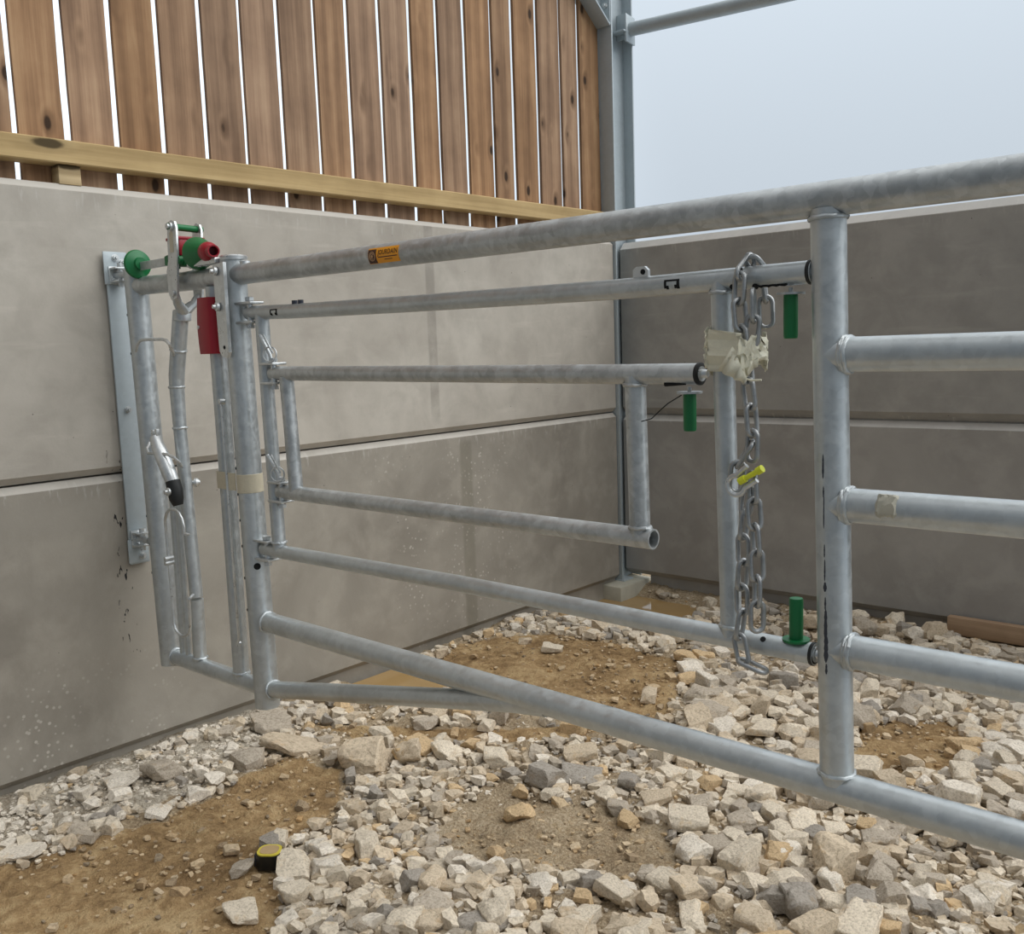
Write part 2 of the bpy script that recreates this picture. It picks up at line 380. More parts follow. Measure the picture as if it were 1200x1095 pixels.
P_POOL = [(-.1, -1.85), (-.1, -1.44), (0.35, -1.40), (0.52, -1.50), (0.42, -1.70), (0.10, -1.88)]
P_POOL2 = [(-.1, -.16), (.1, -.34), (.45, -.34), (.70, -.20), (.66, .1), (.45, .30), (-.1, .33)]

# ================================================================ THE SETTING
# ground
X0, X1, Y0, Y1, ST = -.30, 4.3, -4.3, 1.0, .0145
gx = np.arange(X0, X1, ST); gy = np.arange(Y0, Y1, ST); GX, GY = np.meshgrid(gx, gy, indexing='ij')
wx = GX+.07*vnoise(GX, GY, 5, 21)+.04*vnoise(GX, GY, 13, 22); wy = GY+.07*vnoise(GX, GY, 5, 23)+.04*vnoise(GX, GY, 13, 24)
def soft(*ps):
    a = np.zeros(GX.shape)
    for p in ps: a = np.maximum(a, inside(wx, wy, p).astype(float))
    for _ in range(3):
        a = (a+np.roll(a, 1, 0)+np.roll(a, -1, 0)+np.roll(a, 1, 1)+np.roll(a, -1, 1))/5
    return a
MUD = soft(P_MUD, P_MID, P_STRIP, P_RIGHT); MUD = np.maximum(MUD, .38*soft(P_PATCH)); LIME = soft(P_LIME)
GZ = H0(GX, GY)+.014*vnoise(GX, GY, 14, 5)+.014*vnoise(GX, GY, 27, 6)+.009*vnoise(GX, GY, 55, 7)*(1+.6*(1-MUD))
nx, ny = GX.shape
V = np.stack([GX.ravel(), GY.ravel(), GZ.ravel()], 1)
idx = np.arange(nx*ny).reshape(nx, ny)
Fq = np.stack([idx[:-1, :-1].ravel(), idx[1:, :-1].ravel(), idx[1:, 1:].ravel(), idx[:-1, 1:].ravel()], 1)
me = bpy.data.meshes.new('floor'); me.vertices.add(len(V)); me.vertices.foreach_set('co', V.ravel())
me.loops.add(Fq.size); me.loops.foreach_set('vertex_index', Fq.ravel().astype(np.int32))
me.polygons.add(len(Fq)); me.polygons.foreach_set('loop_start', np.arange(0, Fq.size, 4, dtype=np.int32)); me.update(); me.validate()
me.polygons.foreach_set('use_smooth', np.ones(len(Fq), bool))
for nm, A in (('mud', MUD), ('lime', LIME)):
    a = me.attributes.new(nm, 'FLOAT', 'POINT'); a.data.foreach_set('value', A.ravel().astype(np.float32))
me.materials.append(GROUND)
fl = bpy.data.objects.new('floor', me); COL.objects.link(fl); tag(fl, 'trodden brown earth and stone dust floor of the building site', 'ground', kind='structure')

# concrete walls: two rows of chamfered precast panels each
def panel(mb, axis, a0, a1, face, thick, z0, z1, ch=.02):
    prof = [(0, z0+ch), (0, z1-ch), (ch, z1), (thick-ch, z1), (thick, z1-ch), (thick, z0+ch), (thick-ch, z0), (ch, z0)]
    n = len(prof); V = []
    for a, ins in ((a0, 0), (a1, 0)):
        for d, z in prof: V.append((face-d, a, z) if axis == 'y' else (a, face+d, z))
    F = [tuple(range(n)), tuple(range(2*n-1, n-1, -1))]+[((i+1) % n, i, n+i, n+(i+1) % n) for i in range(n)]
    mb.add(V, F)
m = MB(); panel(m, 'y', -7.0, .243, 0, .14, .0, .997, .024); panel(m, 'y', -7.0, .243, 0, .14, 1.004, 1.992, .024); m.box((-.075, -3.38, -.16), (.09, 7.24, .36)); m.box((-.08, -3.38, 1.0), (.03, 7.20, .1))
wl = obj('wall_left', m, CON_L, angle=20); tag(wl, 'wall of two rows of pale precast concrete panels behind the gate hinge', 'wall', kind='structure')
m = MB(); panel(m, 'x', -.03, 7.0, .36, .085, .008, .975, .03); panel(m, 'x', -.03, 7.0, .36, .085, .982, 1.988, .040); m.box((3.56, .415, -.16), (6.88, .03, .36)); m.box((3.5, .415, .978), (7.0, .02, .12))
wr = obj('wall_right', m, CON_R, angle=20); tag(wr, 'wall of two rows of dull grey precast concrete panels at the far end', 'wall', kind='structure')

# steel corner column, plinth, haunch, tie tube
t = thing('steel_column', 'galvanised steel corner column of H section between the two concrete walls', 'column', (-.048, .355, -.02))
def hsec(mb, x0, x1, ya, yb, tf, tw, xw, z0, z1):
    mb.box(((x0+x1)/2, ya+tf/2, (z0+z1)/2), (x1-x0, tf, z1-z0), ch=.0015); mb.box(((x0+x1)/2, yb-tf/2, (z0+z1)/2), (x1-x0, tf, z1-z0), ch=.0015)
    mb.box((xw, (ya+yb)/2, (z0+z1)/2), (tw, yb-ya-2*tf+.002, z1-z0))
m = MB(); hsec(m, -.115, .016, .252, .462, .011, .008, -.052, -.02, 4.6); obj('shaft', m, STEEL, t)
m = MB(); m.box((-.02, .40, 3.20), (.055, .012, .14), ch=.002); m.box((-.005, .375, 3.16), (.10, .09, .010), ch=.002); obj('cleat', m, STEEL, t)
m = MB(); m.box((-.05, .30, -.02+.004), (.16, .10, .012), ch=.002); obj('base_plate', m, STEEL, t)
m = MB(); m.box((-.02, .285, -.125), (.235, .33, .21), ch=.008)
pl = obj('concrete_plinth', m, CON_P, loc=(-.03, .31, -.02)); tag(pl, 'small square concrete plinth under the steel corner column', 'plinth')
t = thing('rafter_haunch', 'sloping grey steel haunch bolted high on the corner column', 'steel beam', (-.05, .25, 3.17))
d = Vector((0, -.80, .62)).normalized(); up = Vector((0, .62, .80)).normalized(); rot = Matrix((Vector((1, 0, 0)), -d, up)).transposed()
L = 2.2; c0 = Vector((-.05, .245, 3.175))
m = MB(); m.box(c0+d*L/2, (.13, L, .011), rot, .0015); obj('bottom_flange', m, STEEL, t)
m = MB(); m.prism([(.240, 3.19), (-.95, 4.12), (-.95, 4.6), (.240, 4.6)], -.054, -.046, 'yz'); obj('web', m, STEEL, t)
m = MB(); m.box((-.05, .245, 3.86), (.13, .010, 1.36), ch=.0015); obj('end_plate', m, STEEL, t)
for z in (3.28, 3.40, 3.62, 3.84):
    for x in (-.085, -.012): m = MB(); m.lathe((x, .240, z), (0, -1, 0), [(0, .016), (.012, .016), (.012, .010), (.022, .010)], 6); obj('bolt', m, GALV2, t)
t = thing('tie_tube', 'round galvanised tie tube running off the corner column across the sky', 'steel tube', (.02, .41, 3.18))
a = Vector((.035, .412, 3.180)); b = Vector((2.6, .846, 3.180))
m = MB(); m.rod([a, b], .038, 24); obj('tube', m, STEEL, t)
m = MB(); m.box(a-(b-a).normalized()*.004, (.012, .12, .15), Matrix.Rotation(math.atan2(b.y-a.y, b.x-a.x), 3, 'Z'), .002); obj('end_plate', m, STEEL, t)

# timber rail, block and slatted boards
m = MB(); m.prism([(-.074, 2.055), (-.004, 2.055), (0, 2.059), (0, 2.129), (-.004, 2.133), (-.074, 2.133)], -7.0, .236, 'xz'); m2 = MB()
m2.add([(x, y, z+(y+3.08)*.0042) for x, y, z in m.v], m.f)
be = obj('timber_rail', m2, BEAM, loc=(-.037, -2.4, 2.05)); tag(be, 'long yellow sawn timber rail across the foot of the boards', 'timber rail')
m = MB(); m.box((-.045, -2.855, 2.0225), (.055, .075, .063), ch=.002)
tb = obj('timber_block', m, BEAM, loc=(-.045, -2.855, 1.99)); tag(tb, 'small timber packing block under the yellow rail on the wall top', 'timber block')
gaps = [-2.998, -2.826, -2.649, -2.472, -2.295, -2.119, -1.940, -1.758, -1.584, -1.402, -1.218, -1.044, -.858, -.665, -.505, -.310, -.112, .048, .246]
gw = [.016, .018, .018, .015, .013, .011, .014, .010, .012, .010, .013, .010, .013, .004, .013, .011, .003, .006, .000]
edges = [-3.165-.172*k for k in range(12, -1, -1)]+gaps
ORDN = ['first', 'second', 'third', 'fourth', 'fifth', 'sixth', 'seventh', 'eighth', 'ninth', 'tenth', 'eleventh', 'twelfth', 'thirteenth', 'fourteenth', 'fifteenth', 'sixteenth', 'seventeenth', 'eighteenth', 'nineteenth', 'twentieth']
ORDN += ['twenty-first', 'twenty-second', 'twenty-third', 'twenty-fourth', 'twenty-fifth', 'twenty-sixth', 'twenty-seventh', 'twenty-eighth', 'twenty-ninth', 'thirtieth', 'thirty-first', 'thirty-second']
ws = [.014]*13+gw
for i in range(len(edges)-1):
    ya = edges[i]+ws[i]/2+.016*(edges[i]+4.356)/3.345; yb = edges[i+1]-ws[i+1]/2; n = 26; V = []; F = []
    rr = np.random.default_rng(89+i); wa = np.cumsum(rr.normal(0, .0007, n)); wb = np.cumsum(rr.normal(0, .0007, n)); wa -= wa.mean(); wb -= wb.mean()
    for k in range(n):
        z = 1.996+(4.7-1.996)*k/(n-1)
        V += [(-.077, ya+wa[k], z), (-.077, yb+wb[k], z), (-.093, yb+wb[k], z), (-.093, ya+wa[k], z)]
    for k in range(n-1):
        for q in range(4): F.append((k*4+q, k*4+(q+1) % 4, k*4+4+(q+1) % 4, k*4+4+q))
    F += [(3, 2, 1, 0), tuple((n-1)*4+q for q in range(4))]
    m = MB(); m.add(V, F); o = obj('timber_board', m, BOARD, loc=(-.088, (ya+yb)/2, 1.996))
    k = len(edges)-2-i
    tag(o, 'upright brown timber board above the wall, %s board from the steel corner column' % ORDN[k], 'board', 'upright boards of the slatted upper wall')

# ================================================================ THE GATE
YG = -2.735
g = thing('cattle_gate', 'large galvanised tube cattle gate with a headlock hung from the concrete wall', 'gate', (.179, YG, .33))
P = lambda x, z, y=YG: (x, y, z)
def weld(mb, c, axis, R): mb.rod(ring(c, axis, R, .004, 30, .0012), .0042, 8, close=True)
RT = .0302
m = MB(); m.rod([P(.142, 1.70), P(.179, .328)], .038, 30); obj('hinge_post', m, GALV, g)
m = MB(); m.rod([P(.735, 1.688), P(.761, .306)], .038, 30); obj('yoke_post', m, GALV, g)
m = MB(); m.rod([P(.15, 1.646), P(.44, 1.640), P(4.2, 1.621)], RT, 30); obj('top_rail', m, GALVD, g)
m = MB(); m.rod([P(.79, .582), P(4.2, .570)], RT, 30); weld(m, P(.795, .582), (1, 0, 0), .031); obj('bottom_rail', m, GALV, g)
m = MB(); m.rod([P(.172, .358), P(.745, .362)], .0265, 26); weld(m, P(.214, .358), (1, 0, 0), .029); obj('yoke_sill', m, GALV, g)
m = MB(); m.rod([P(.772, .362), P(1.2, .443), P(1.80, .556), P(1.905, .570)], .026, 26); weld(m, P(.80, .367), (1, 0, .19), .028); obj('brace', m, GALV, g)
m = MB(); m.rod([P(2.570, 1.612), P(2.594, .585)], RT, 30); weld(m, P(2.5935, .604), (0.02, 0, -1), .031); weld(m, P(2.5705, 1.597), (0.02, 0, -1), .031); obj('upright', m, GALV, g)
for z, zz, x in ((1.363, 1.361, 2.576), (1.100, 1.102, 2.580), (.836, .836, 2.588)):
    m = MB(); m.rod([P(x, z), P(4.2, zz)], RT, 30)
    for q in (0, .004, .008): weld(m, P(x+.026+q, z), (1, 0, 0), .0305)
    obj('rail', m, GALV, g)
m = MB(); m.rod([P(4.2, 1.70), P(4.2, .50)], .038, 30); obj('end_post', m, GALV, g)
m = MB(); V = []; F = []; n = 9; rr = np.random.default_rng(3)
for i in range(n):
    for j in range(n):
        a = -.45+1.55*j/(n-1)+rr.normal(0, .06); e_ = min(i, j, n-1-i, n-1-j); r_ = RT-.001+(.0035+rr.uniform(0, .0035))*(1 if e_ > 0 else 0); V.append((2.668+.036*i/(n-1)+rr.normal(0, .0015), YG-r_*math.cos(a), 1.1005+r_*math.sin(a)))
for i in range(n-1):
    for j in range(n-1): F.append((i*n+j, i*n+j+1, (i+1)*n+j+1, (i+1)*n+j))
m.add(V, F); obj('cement_splash', m, CON_P, g, 'dried cement splash on the rail', angle=15)
m = MB()
for x, z, y in ((.828, .770, YG-.034), (.733, .985, YG-.034), (.735, .930, YG-.034), (.737, .875, YG-.034)): pass
m.lathe((.7525+.0345*.86, YG-.0345*.51, .760), (.86, -.51, 0), [(0, .0105), (.0046, .0105)], 18)
for z in (1.06, .98, .90, .82, .72, .62): m.lathe((.750-(z-.82)*.019-.016, YG-.0345, z), (-.42, -.91, 0), [(-.003, .0042), (.0015, .0042)], 10)
for z in (.86, .76, .66, 1.55, 1.42): m.lathe((.165-(z-.82)*.027-.016, YG-.0345, z), (-.42, -.91, 0), [(-.003, .0040), (.0015, .0040)], 10)
obj('drain_holes', m, HOLE, g, 'dark drilled holes')
m = MB(); rr = np.random.default_rng(8)
for z, hl_, hw in ((1.17, .022, .0016), (1.125, .010, .0012), (1.09, .030, .0010), (1.02, .012, .0010), (.985, .020, .0013), (.955, .009, .0030), (.925, .012, .0014), (.885, .030, .0030), (.842, .026, .0040), (.805, .010, .0022)):
    cx_ = 2.570+(1.612-z)*.0234; V = []; F = []; n = 12
    for i in range(n+1):
        tt = -1+2*i/n; w_ = hw*math.sqrt(max(0, 1-tt*tt))*(.7+.6*rr.random())+1e-5
        for q_, r_ in ((-w_, RT+.0005), (w_, RT+.0005), (w_, RT-.0006), (-w_, RT-.0006)):
            a = math.radians(-97)+q_/RT; V.append((cx_+r_*math.cos(a), YG+r_*math.sin(a), z+tt*hl_))
    for i in range(n):
        for q_ in range(4): F.append((i*4+q_, i*4+(q_+1) % 4, i*4+4+(q_+1) % 4, i*4+4+q_))
    m.add(V, F)
obj('scuff_marks', m, BLUESTEEL, g, 'dark flaked scuff marks down the upright')
# masking tape round the yoke post
m = MB(); m.lathe((.7482, YG, .985), (-.019, 0, 1), [(0, .0386), (.001, .0394), (.056, .0394), (.057, .0386)], 30); m.prism([(.600, -2.759), (.612, -2.764), (.640, -2.765), (.68, -2.770), (.716, -2.766), (.716, -2.7645), (.68, -2.7685), (.640, -2.7635), (.612, -2.7625), (.600, -2.7575)], .990, 1.044, 'xy'); obj('tape_band', m, MASK, g, 'strip of old cream masking tape')
# headlock bars
m = MB(); m.rod([P(.418, 1.545), P(.392, 1.45), P(.362, 1.345), P(.357, 1.30), P(.357, 1.165), P(.369, .864), P(.379, .60)], [.0255, .0255, .0255, .024, .0215, .0215, .0215], 24)
weld(m, P(.357, 1.305), (0, 0, 1), .0235); weld(m, P(.384, 1.425), (.26, 0, 1), .0255); weld(m, P(.357, 1.17), (0, 0, 1), .0215)
obj('yoke_bar', m, GALV, g)
m = MB(); m.rod([P(.379, .592), P(.373, .375)], .0222, 24); weld(m, P(.374, .388), (0, 0, 1), .023); obj('bar_socket', m, GALV, g)
m = MB(); m.rod([P(.622, 1.612), P(.622, 1.394), P(.624, 1.128), P(.623, .372)], .0255, 24); weld(m, P(.623, .387), (0, 0, 1), .026)
y2 = obj('yoke_bar', m, GALV, g)
m = MB(); m.rod([(.672, YG-.036, 1.262), (.677, YG-.036, 1.24), (.680, YG-.036, .52), (.668, YG-.034, .495)], .0045, 10)
m.lathe((.672, YG-.024, 1.262), (0, -1, 0), [(0, .009), (.016, .009), (.018, .006)], 12); m.lathe((.668, YG-.024, .498), (0, -1, 0), [(0, .007), (.014, .007)], 12)
obj('stop_rod', m, GALV2, y2)
m = MB()
for xa, xb in ((.272, .262), (.309, .300)): m.rod([P(xa, .96), P(xb, .382)], .0115, 8)
obj('guide_strip', m, GALV, g)
# headlock head: two cheeks, spacers, push rod with its grips
def cheek(y, xs):
    mb = MB(); yy0, yy1 = y-.0035, y+.0035
    s = xs
    out = [(.467+s, 1.800), (.474+s, 1.815), (.492+s, 1.823), (.511+s, 1.817), (.519+s, 1.800), (.514+s, 1.71), (.508+s, 1.665), (.500+s, 1.610), (.496+s, 1.585), (.462+s, 1.580), (.448+s, 1.600), (.445+s, 1.668), (.459+s, 1.70)]
    mb.prism(out, yy0, yy1); return mb
ck = cheek(-2.785, 0); hd = obj('yoke_cheek', ck, GALV2, g, angle=30)
m = MB(); m.prism([(.480, 1.782), (.487, 1.789), (.495, 1.789), (.500, 1.782), (.497, 1.725), (.478, 1.725)], -2.790, -2.7883); obj('slot', m, MASK, hd)
ck = cheek(-2.685, -.025); obj('yoke_cheek', ck, GALV2, g, angle=30)
m = MB()
for xa, ya in ((.478, -2.783), (.452, -2.687)): m.rod([(xa, ya, 1.600), (xa-.012, ya*.75-2.735*.25, 1.572), (.436, -2.735, 1.545)], [.011, .014, .020], 10)
m.lathe((.424, -2.735, 1.530), (.13, 0, 1), [(-.012, .026), (-.010, .0285), (.018, .0285), (.022, .026)], 24); obj('fork_block', m, GALV, g)
m = MB(); m.rod([(.492, -2.80, 1.803), (.468, -2.67, 1.803)], .0105, 16); obj('spacer_rod', m, GREEN, g, 'green spacer rod')
m = MB(); m.lathe((.494, -2.789, 1.803), (0, -1, 0), [(0, .013), (.008, .013), (.009, .008), (.016, .008)], 14); obj('bolt', m, GALV2, g)
m = MB(); m.lathe((.478, -2.789, 1.600), (0, -1, 0), [(0, .010), (.006, .010)], 12); obj('bolt', m, GALV2, g)
m = MB(); m.box((.478, -2.735, 1.742), (.075, .088, .058), ch=.006); m.box((.478, -2.735, 1.768), (.080, .092, .010), ch=.003); obj('locking_block', m, RED, g, 'red locking block')
m = MB(); m.box((.490, -2.735, 1.700), (.070, .070, .032), ch=.005); m.lathe((.51, -2.772, 1.70), (0, -1, 0), [(0, .014), (.012, .012)], 12); m.prism([(.39, 1.722), (.46, 1.732), (.46, 1.678), (.39, 1.695)], -2.762, -2.748); obj('cam_block', m, GREEN, g, 'green cam block')
m = MB(); m.box((.31, -2.755, 1.706), (.30, .010, .026), ch=.002); obj('push_rod', m, GALVD, g)
m = MB(); m.lathe((.205, -2.755, 1.714), (-1, 0, 0), [(-.022, .020), (-.012, .022), (-.002, .045), (.006, .048), (.016, .042), (.026, .025), (.030, .001)], 30); obj('push_knob', m, GREEN, g, 'green mushroom push knob')
m = MB(); m.lathe((.582, -2.755, 1.715), (1, -.12, -.02), [(-.02, .030), (-.014, .044), (-.004, .050), (.004, .049), (.04, .036), (.07, .026), (.075, .001)], 30); obj('grip_cone', m, GREEN, g, 'green flared grip cone')
m = MB(); m.pipe((.642, -2.762, 1.713), (.742, -2.800, 1.706), .0175, 26, .004); m.lathe((.642, -2.762, 1.713), (.1, -.038, -.007), [(0, .028), (.025, .030), (.05, .025), (.058, .018)], 26); obj('grip_sleeve', m, RED, g, 'red hollow grip sleeve')
m = MB(); m.box((.63, -2.765, 1.683), (.16, .03, .018), ch=.003)
for x in (.55, .575, .60, .63): m.lathe((x, -2.765, 1.672), (0, 0, 1), [(0, .006), (.02, .006)], 10)
obj('slide_bracket', m, GALV2, g)
# red release handle on the second bar
m = MB(); V = []; F = []; n = 14
for i in range(n):
    tt = i/(n-1); z = 1.578-(1.578-1.408)*tt; bow = -.012*math.sin(math.pi*tt); w0 = .586+bow*.7-.004*tt; w1 = .670
    for k in range(16):
        a = 2*math.pi*k/16; ca, sa = math.cos(a), math.sin(a)
        V.append(((w0+w1)/2+(w1-w0)/2*(abs(ca)**.5)*(1 if ca > 0 else -1), -2.750+.034*(abs(sa)**.6)*(1 if sa > 0 else -1), z))
for i in range(n-1):
    for k in range(16): F.append((i*16+k, i*16+(k+1) % 16, (i+1)*16+(k+1) % 16, (i+1)*16+k))
F += [tuple(range(15, -1, -1)), tuple((n-1)*16+k for k in range(16))]; m.add(V, F)
rh = obj('release_handle', m, RED, g, 'red plastic release handle', angle=50)
m = MB(); m.lathe((.600, -2.783, 1.490), (0, -1, 0), [(0, .006), (.003, .006), (.004, .003)], 12); obj('rivet', m, GALV2, rh)
# hanging plate on the yoke post
m = MB(); m.prism([(.716, 1.668), (.772, 1.672), (.770, 1.41), (.760, 1.394), (.734, 1.398), (.722, 1.415)], -2.792, -2.781); hp = obj('hanging_plate', m, GALV2, g, angle=30)
for x, z in ((.735, 1.648), (.735, 1.545)): m = MB(); m.lathe((x, -2.793, z), (-.2, -1, 0), [(0, .013), (.008, .013), (.010, .007), (.018, .006)], 14); obj('bolt', m, GALV2, hp)
m = MB(); m.lathe((.750, -2.790, 1.425), (0, -1, 0), [(0, .006), (.0025, .006)], 12); obj('bolt_hole', m, HOLE, hp)
m = MB(); m.lathe((.742, YG, 1.682), (0, 0, 1), [(0, .040), (.010, .041), (.014, .036), (.014, .004)], 24); m.lathe((.80, YG, 1.668), (0, 0, 1), [(-.01, .016), (.006, .015), (.010, .006)], 14); obj('post_cap', m, GALV2, g)
# rods and hooks at the wall end
m = MB(); m.rod([(.206, -2.79, 1.425), (.222, -2.79, 1.448), (.243, -2.79, 1.461), (.27, -2.79, 1.463), (.385, -2.79, 1.461), (.412, -2.79, 1.456), (.428, -2.789, 1.443), (.420, -2.775, 1.421), (.385, -2.752, 1.405)], .0052, 10); obj('rod_hook', m, GALV2, g)
m = MB(); m.rod([(.240, -2.785, 1.12), (.259, -2.805, 1.103), (.280, -2.812, 1.090), (.33, -2.812, 1.091), (.392, -2.81, 1.092), (.420, -2.80, 1.082), (.420, -2.782, 1.063), (.385, -2.756, 1.045)], .0052, 10); obj('rod_hook', m, GALV2, g)
lp = [(.34, .60), (.313, .60), (.313, .70), (.311, .80), (.313, .864), (.325, .888), (.345, .902), (.361, .905), (.385, .905), (.405, .897), (.423, .879), (.432, .853), (.430, .83)]
lp2 = [(.313, .864), (.314, .80), (.316, .70), (.318, .58), (.319, .513), (.325, .492), (.345, .479), (.368, .475), (.395, .482), (.413, .495), (.423, .516), (.427, .56), (.429, .612)]
pts = [(x, -2.79, z) for x, z in reversed(lp2)]+[(x, -2.79, z) for x, z in lp[5:]]
m = MB(); m.rod(pts, .0048, 10)
for z in (.72, .735): m.lathe((.318, -2.775, z), (0, -1, 0), [(0, .008), (.03, .008), (.032, .004)], 12)
m.rod([(.430, -2.79, .83), (.40, -2.758, .82)], .0048, 10); m.rod([(.429, -2.79, .612), (.40, -2.758, .615)], .0048, 10)
obj('rod_loop', m, GALV2, g)
m = MB(); m.rod([(.312, -2.80, 1.142), (.330, -2.803, 1.115), (.372, -2.805, 1.062), (.396, -2.803, 1.018), (.405, -2.80, .995)], [.019, .022, .024, .023, .021], 22)
m.box((.302, -2.80, 1.156), (.012, .012, .022), ch=.002); m.box((.326, -2.80, 1.160), (.012, .012, .022), ch=.002)
lv = obj('lock_lever', m, GALV2, g, 'bright galvanised locking lever')
m = MB(); m.rod([(.402, -2.80, 1.003), (.412, -2.80, .975), (.418, -2.80, .945), (.422, -2.798, .925)], [.0235, .025, .023, .016], 18); obj('lever_boot', m, BLACK, lv, 'black rubber boot')
m = MB(); m.lathe((.414, -2.822, .972), (0, -1, 0), [(0, .013), (.006, .014), (.008, .008), (.016, .007)], 14); obj('lever_bolt', m, GALV2, lv)
m = MB(); m.lathe((.372, -2.712, .985), (.55, .6, 0), [(-.02, .008), (.006, .008), (.006, .015), (.014, .015), (.024, .006)], 12); obj('bolt', m, GALV2, g)
# the maker's sticker wrapped on the top rail
zr = lambda x: 1.640+(x-.44)*(1.621-1.640)/(4.2-.44)
def wrap(x, s, r):                                                    # s: distance up round the tube from the side that faces the yard
    a = s/RT-.10; return (x, YG-r*math.cos(a), zr(x)+r*math.sin(a))
def wrapquad(x0, x1, s0, s1, r, rnd=0):
    mb = MB(); V = []; F = []; n = 10
    for i in range(n+1):
        for x in (x0, x1): V.append(wrap(x, s0+(s1-s0)*i/n, r))
        for x in (x1, x0): V.append(wrap(x, s0+(s1-s0)*i/n, r-.0006))
    for i in range(n):
        for q in range(4): F.append((i*4+q, i*4+(q+1) % 4, i*4+4+(q+1) % 4, i*4+4+q))
    F += [(3, 2, 1, 0), tuple(n*4+q for q in range(4))]; return mb.add(V, F)
st = obj('sticker', wrapquad(1.390, 1.503, -.0185, .0215, RT+.0008), ORANGE, g, 'orange and brown makers sticker')
obj('emblem_patch', wrapquad(1.391, 1.421, -.0172, .0175, RT+.0012), BROWN, st)
m = MB()
def emb(r0, r1, a0, a1, n=18):
    V = []; F = []
    for i in range(n+1):
        a = a0+(a1-a0)*i/n
        for r in (r0, r1): V.append(wrap(1.4055+r*math.cos(a), r*math.sin(a)+.0005, RT+.0016))
        for r in (r1, r0): V.append(wrap(1.4055+r*math.cos(a), r*math.sin(a)+.0005, RT+.0010))
    for i in range(n):
        for q in range(4): F.append((i*4+q, i*4+(q+1) % 4, i*4+4+(q+1) % 4, i*4+4+q))
    m.add(V, F)
emb(.0095, .0112, 0, 2*math.pi, 30); emb(.0058, .0074, .5, 5.4); emb(.0, .0035, 0, 2*math.pi)
obj('emblem', m, CREAM, st)
fc = bpy.data.curves.new('t', 'FONT'); fc.body = 'JOURDAIN'; fc.size = .0165; fc.resolution_u = 3; fc.offset = .0002
fo = bpy.data.objects.new('t', fc); COL.objects.link(fo); dg = bpy.context.evaluated_depsgraph_get()
tm = bpy.data.meshes.new_from_object(fo.evaluated_get(dg)); tv = [v_.co.copy() for v_ in tm.vertices]; tf = [tuple(p_.vertices) for p_ in tm.polygons]
bpy.data.objects.remove(fo); w_ = max(p_.x for p_ in tv)-min(p_.x for p_ in tv); x_ = min(p_.x for p_ in tv)
m = MB(); m.add([wrap(1.4265+(p_.x-x_)*.073/w_, .0030+p_.y, RT+.0014) for p_ in tv], tf); obj('lettering', m, BROWN, st)
m = wrapquad(1.4275, 1.4985, -.0040, -.0018, RT+.0012); q_ = wrapquad(1.450, 1.478, -.0100, -.0084, RT+.0012); m.add(q_.v, q_.f); obj('small_print', m, BROWN, st)

# wall bracket
t = thing('wall_bracket', 'long flat zinc hinge bracket bolted up the concrete wall', 'bracket', (.0, -2.745, .67))
m = MB(); m.box((.018, -2.742, 1.222), (.009, .072, 1.100), ch=.002); m.box((.0245, -2.745, 1.715), (.006, .084, .112), ch=.002); m.box((.0245, -2.748, .720), (.006, .074, .085), ch=.002); obj('plate', m, STEEL, t)
m = MB(); m.box((.0068, -2.742, 1.70), (.0135, .05, .08)); m.box((.0068, -2.742, .74), (.0135, .05, .08)); m.box((.0068, -2.742, 1.2), (.0135, .04, .05)); obj('packer', m, BLUESTEEL, t)
for y, z in ((-2.745, 1.750), (-2.722, 1.735), (-2.742, 1.225), (-2.735, .700), (-2.758, 1.675)):
    m = MB(); m.lathe((.027 if z > 1.3 or z < 1 else .0225, y, z), (1, 0, 0), [(0, .0135), (.002, .0135), (.002, .010), (.011, .010), (.011, .006), (.019, .0055)], 12); obj('bolt', m, GALV2, t)
for z in (1.690, .765):
    m = MB(); m.box((.050, -2.745, z+.022), (.052, .052, .006), ch=.001); m.box((.050, -2.745, z-.022), (.052, .052, .006), ch=.001); m.box((.030, -2.745, z), (.006, .056, .060), ch=.001)
    obj('hinge_eye', m, GALV2, t)
    m = MB(); m.rod([(.030, YG-.012, z), (.112, YG-.012, z)], .0125, 16); m.rod([(.060, YG-.012, z-.04), (.060, YG-.012, z+.04)], .009, 12); obj('hinge_pin', m, GALV2, t)

# ---------------------------------------------------------------- outer side gate hung on the yoke post
R2 = .0205
s = thing('side_gate', 'tall galvanised side gate with two long rails inside the big gate', 'gate', (.87, YG, .80))
m = MB(); m.rod([P(.800, 1.524), P(1.006, 1.518), P(1.502, 1.511), P(2.119, 1.505), P(2.545, 1.508)], R2, 26); tr = obj('top_rail', m, GALV, s)
m = MB(); m.rod([P(.800, .813), P(1.64, .822), P(2.552, .818)], R2, 26); obj('bottom_rail', m, GALV, s)
m = MB(); m.rod([P(.867, 1.515), P(.880, .818)], .0205, 26); weld(m, P(.8795, .842), (0, 0, 1), .021); obj('upright', m, GALV, s)
m = MB(); m.rod([P(2.364, 1.504), P(2.381, .822)], .0205, 26); weld(m, P(2.3645, 1.484), (0, 0, 1), .021); weld(m, P(2.3805, .843), (0, 0, 1), .021); obj('upright', m, GALV, s)
def lug(x, z, par, w=.085):
    for dz in (-.028, .028):
        mb = MB(); mb.box((x, YG, z+dz), (w, .050, .008), ch=.003); hl = obj('hinge_lug', mb, GALV2, par)
    mb = MB(); mb.rod([(x+.016, YG-.008, z-.045), (x+.016, YG-.008, z+.045)], .0085, 14); mb.lathe((x+.016, YG-.008, z+.034), (0, 0, 1), [(0, .014), (.010, .014), (.012, .006)], 6); mb.lathe((x+.016, YG-.008, z-.046), (0, 0, 1), [(0, .012), (.010, .012)], 6)
    obj('hinge_bolt', mb, GALV2, hl)
lug(.805, 1.524, s); lug(.812, .813, s)
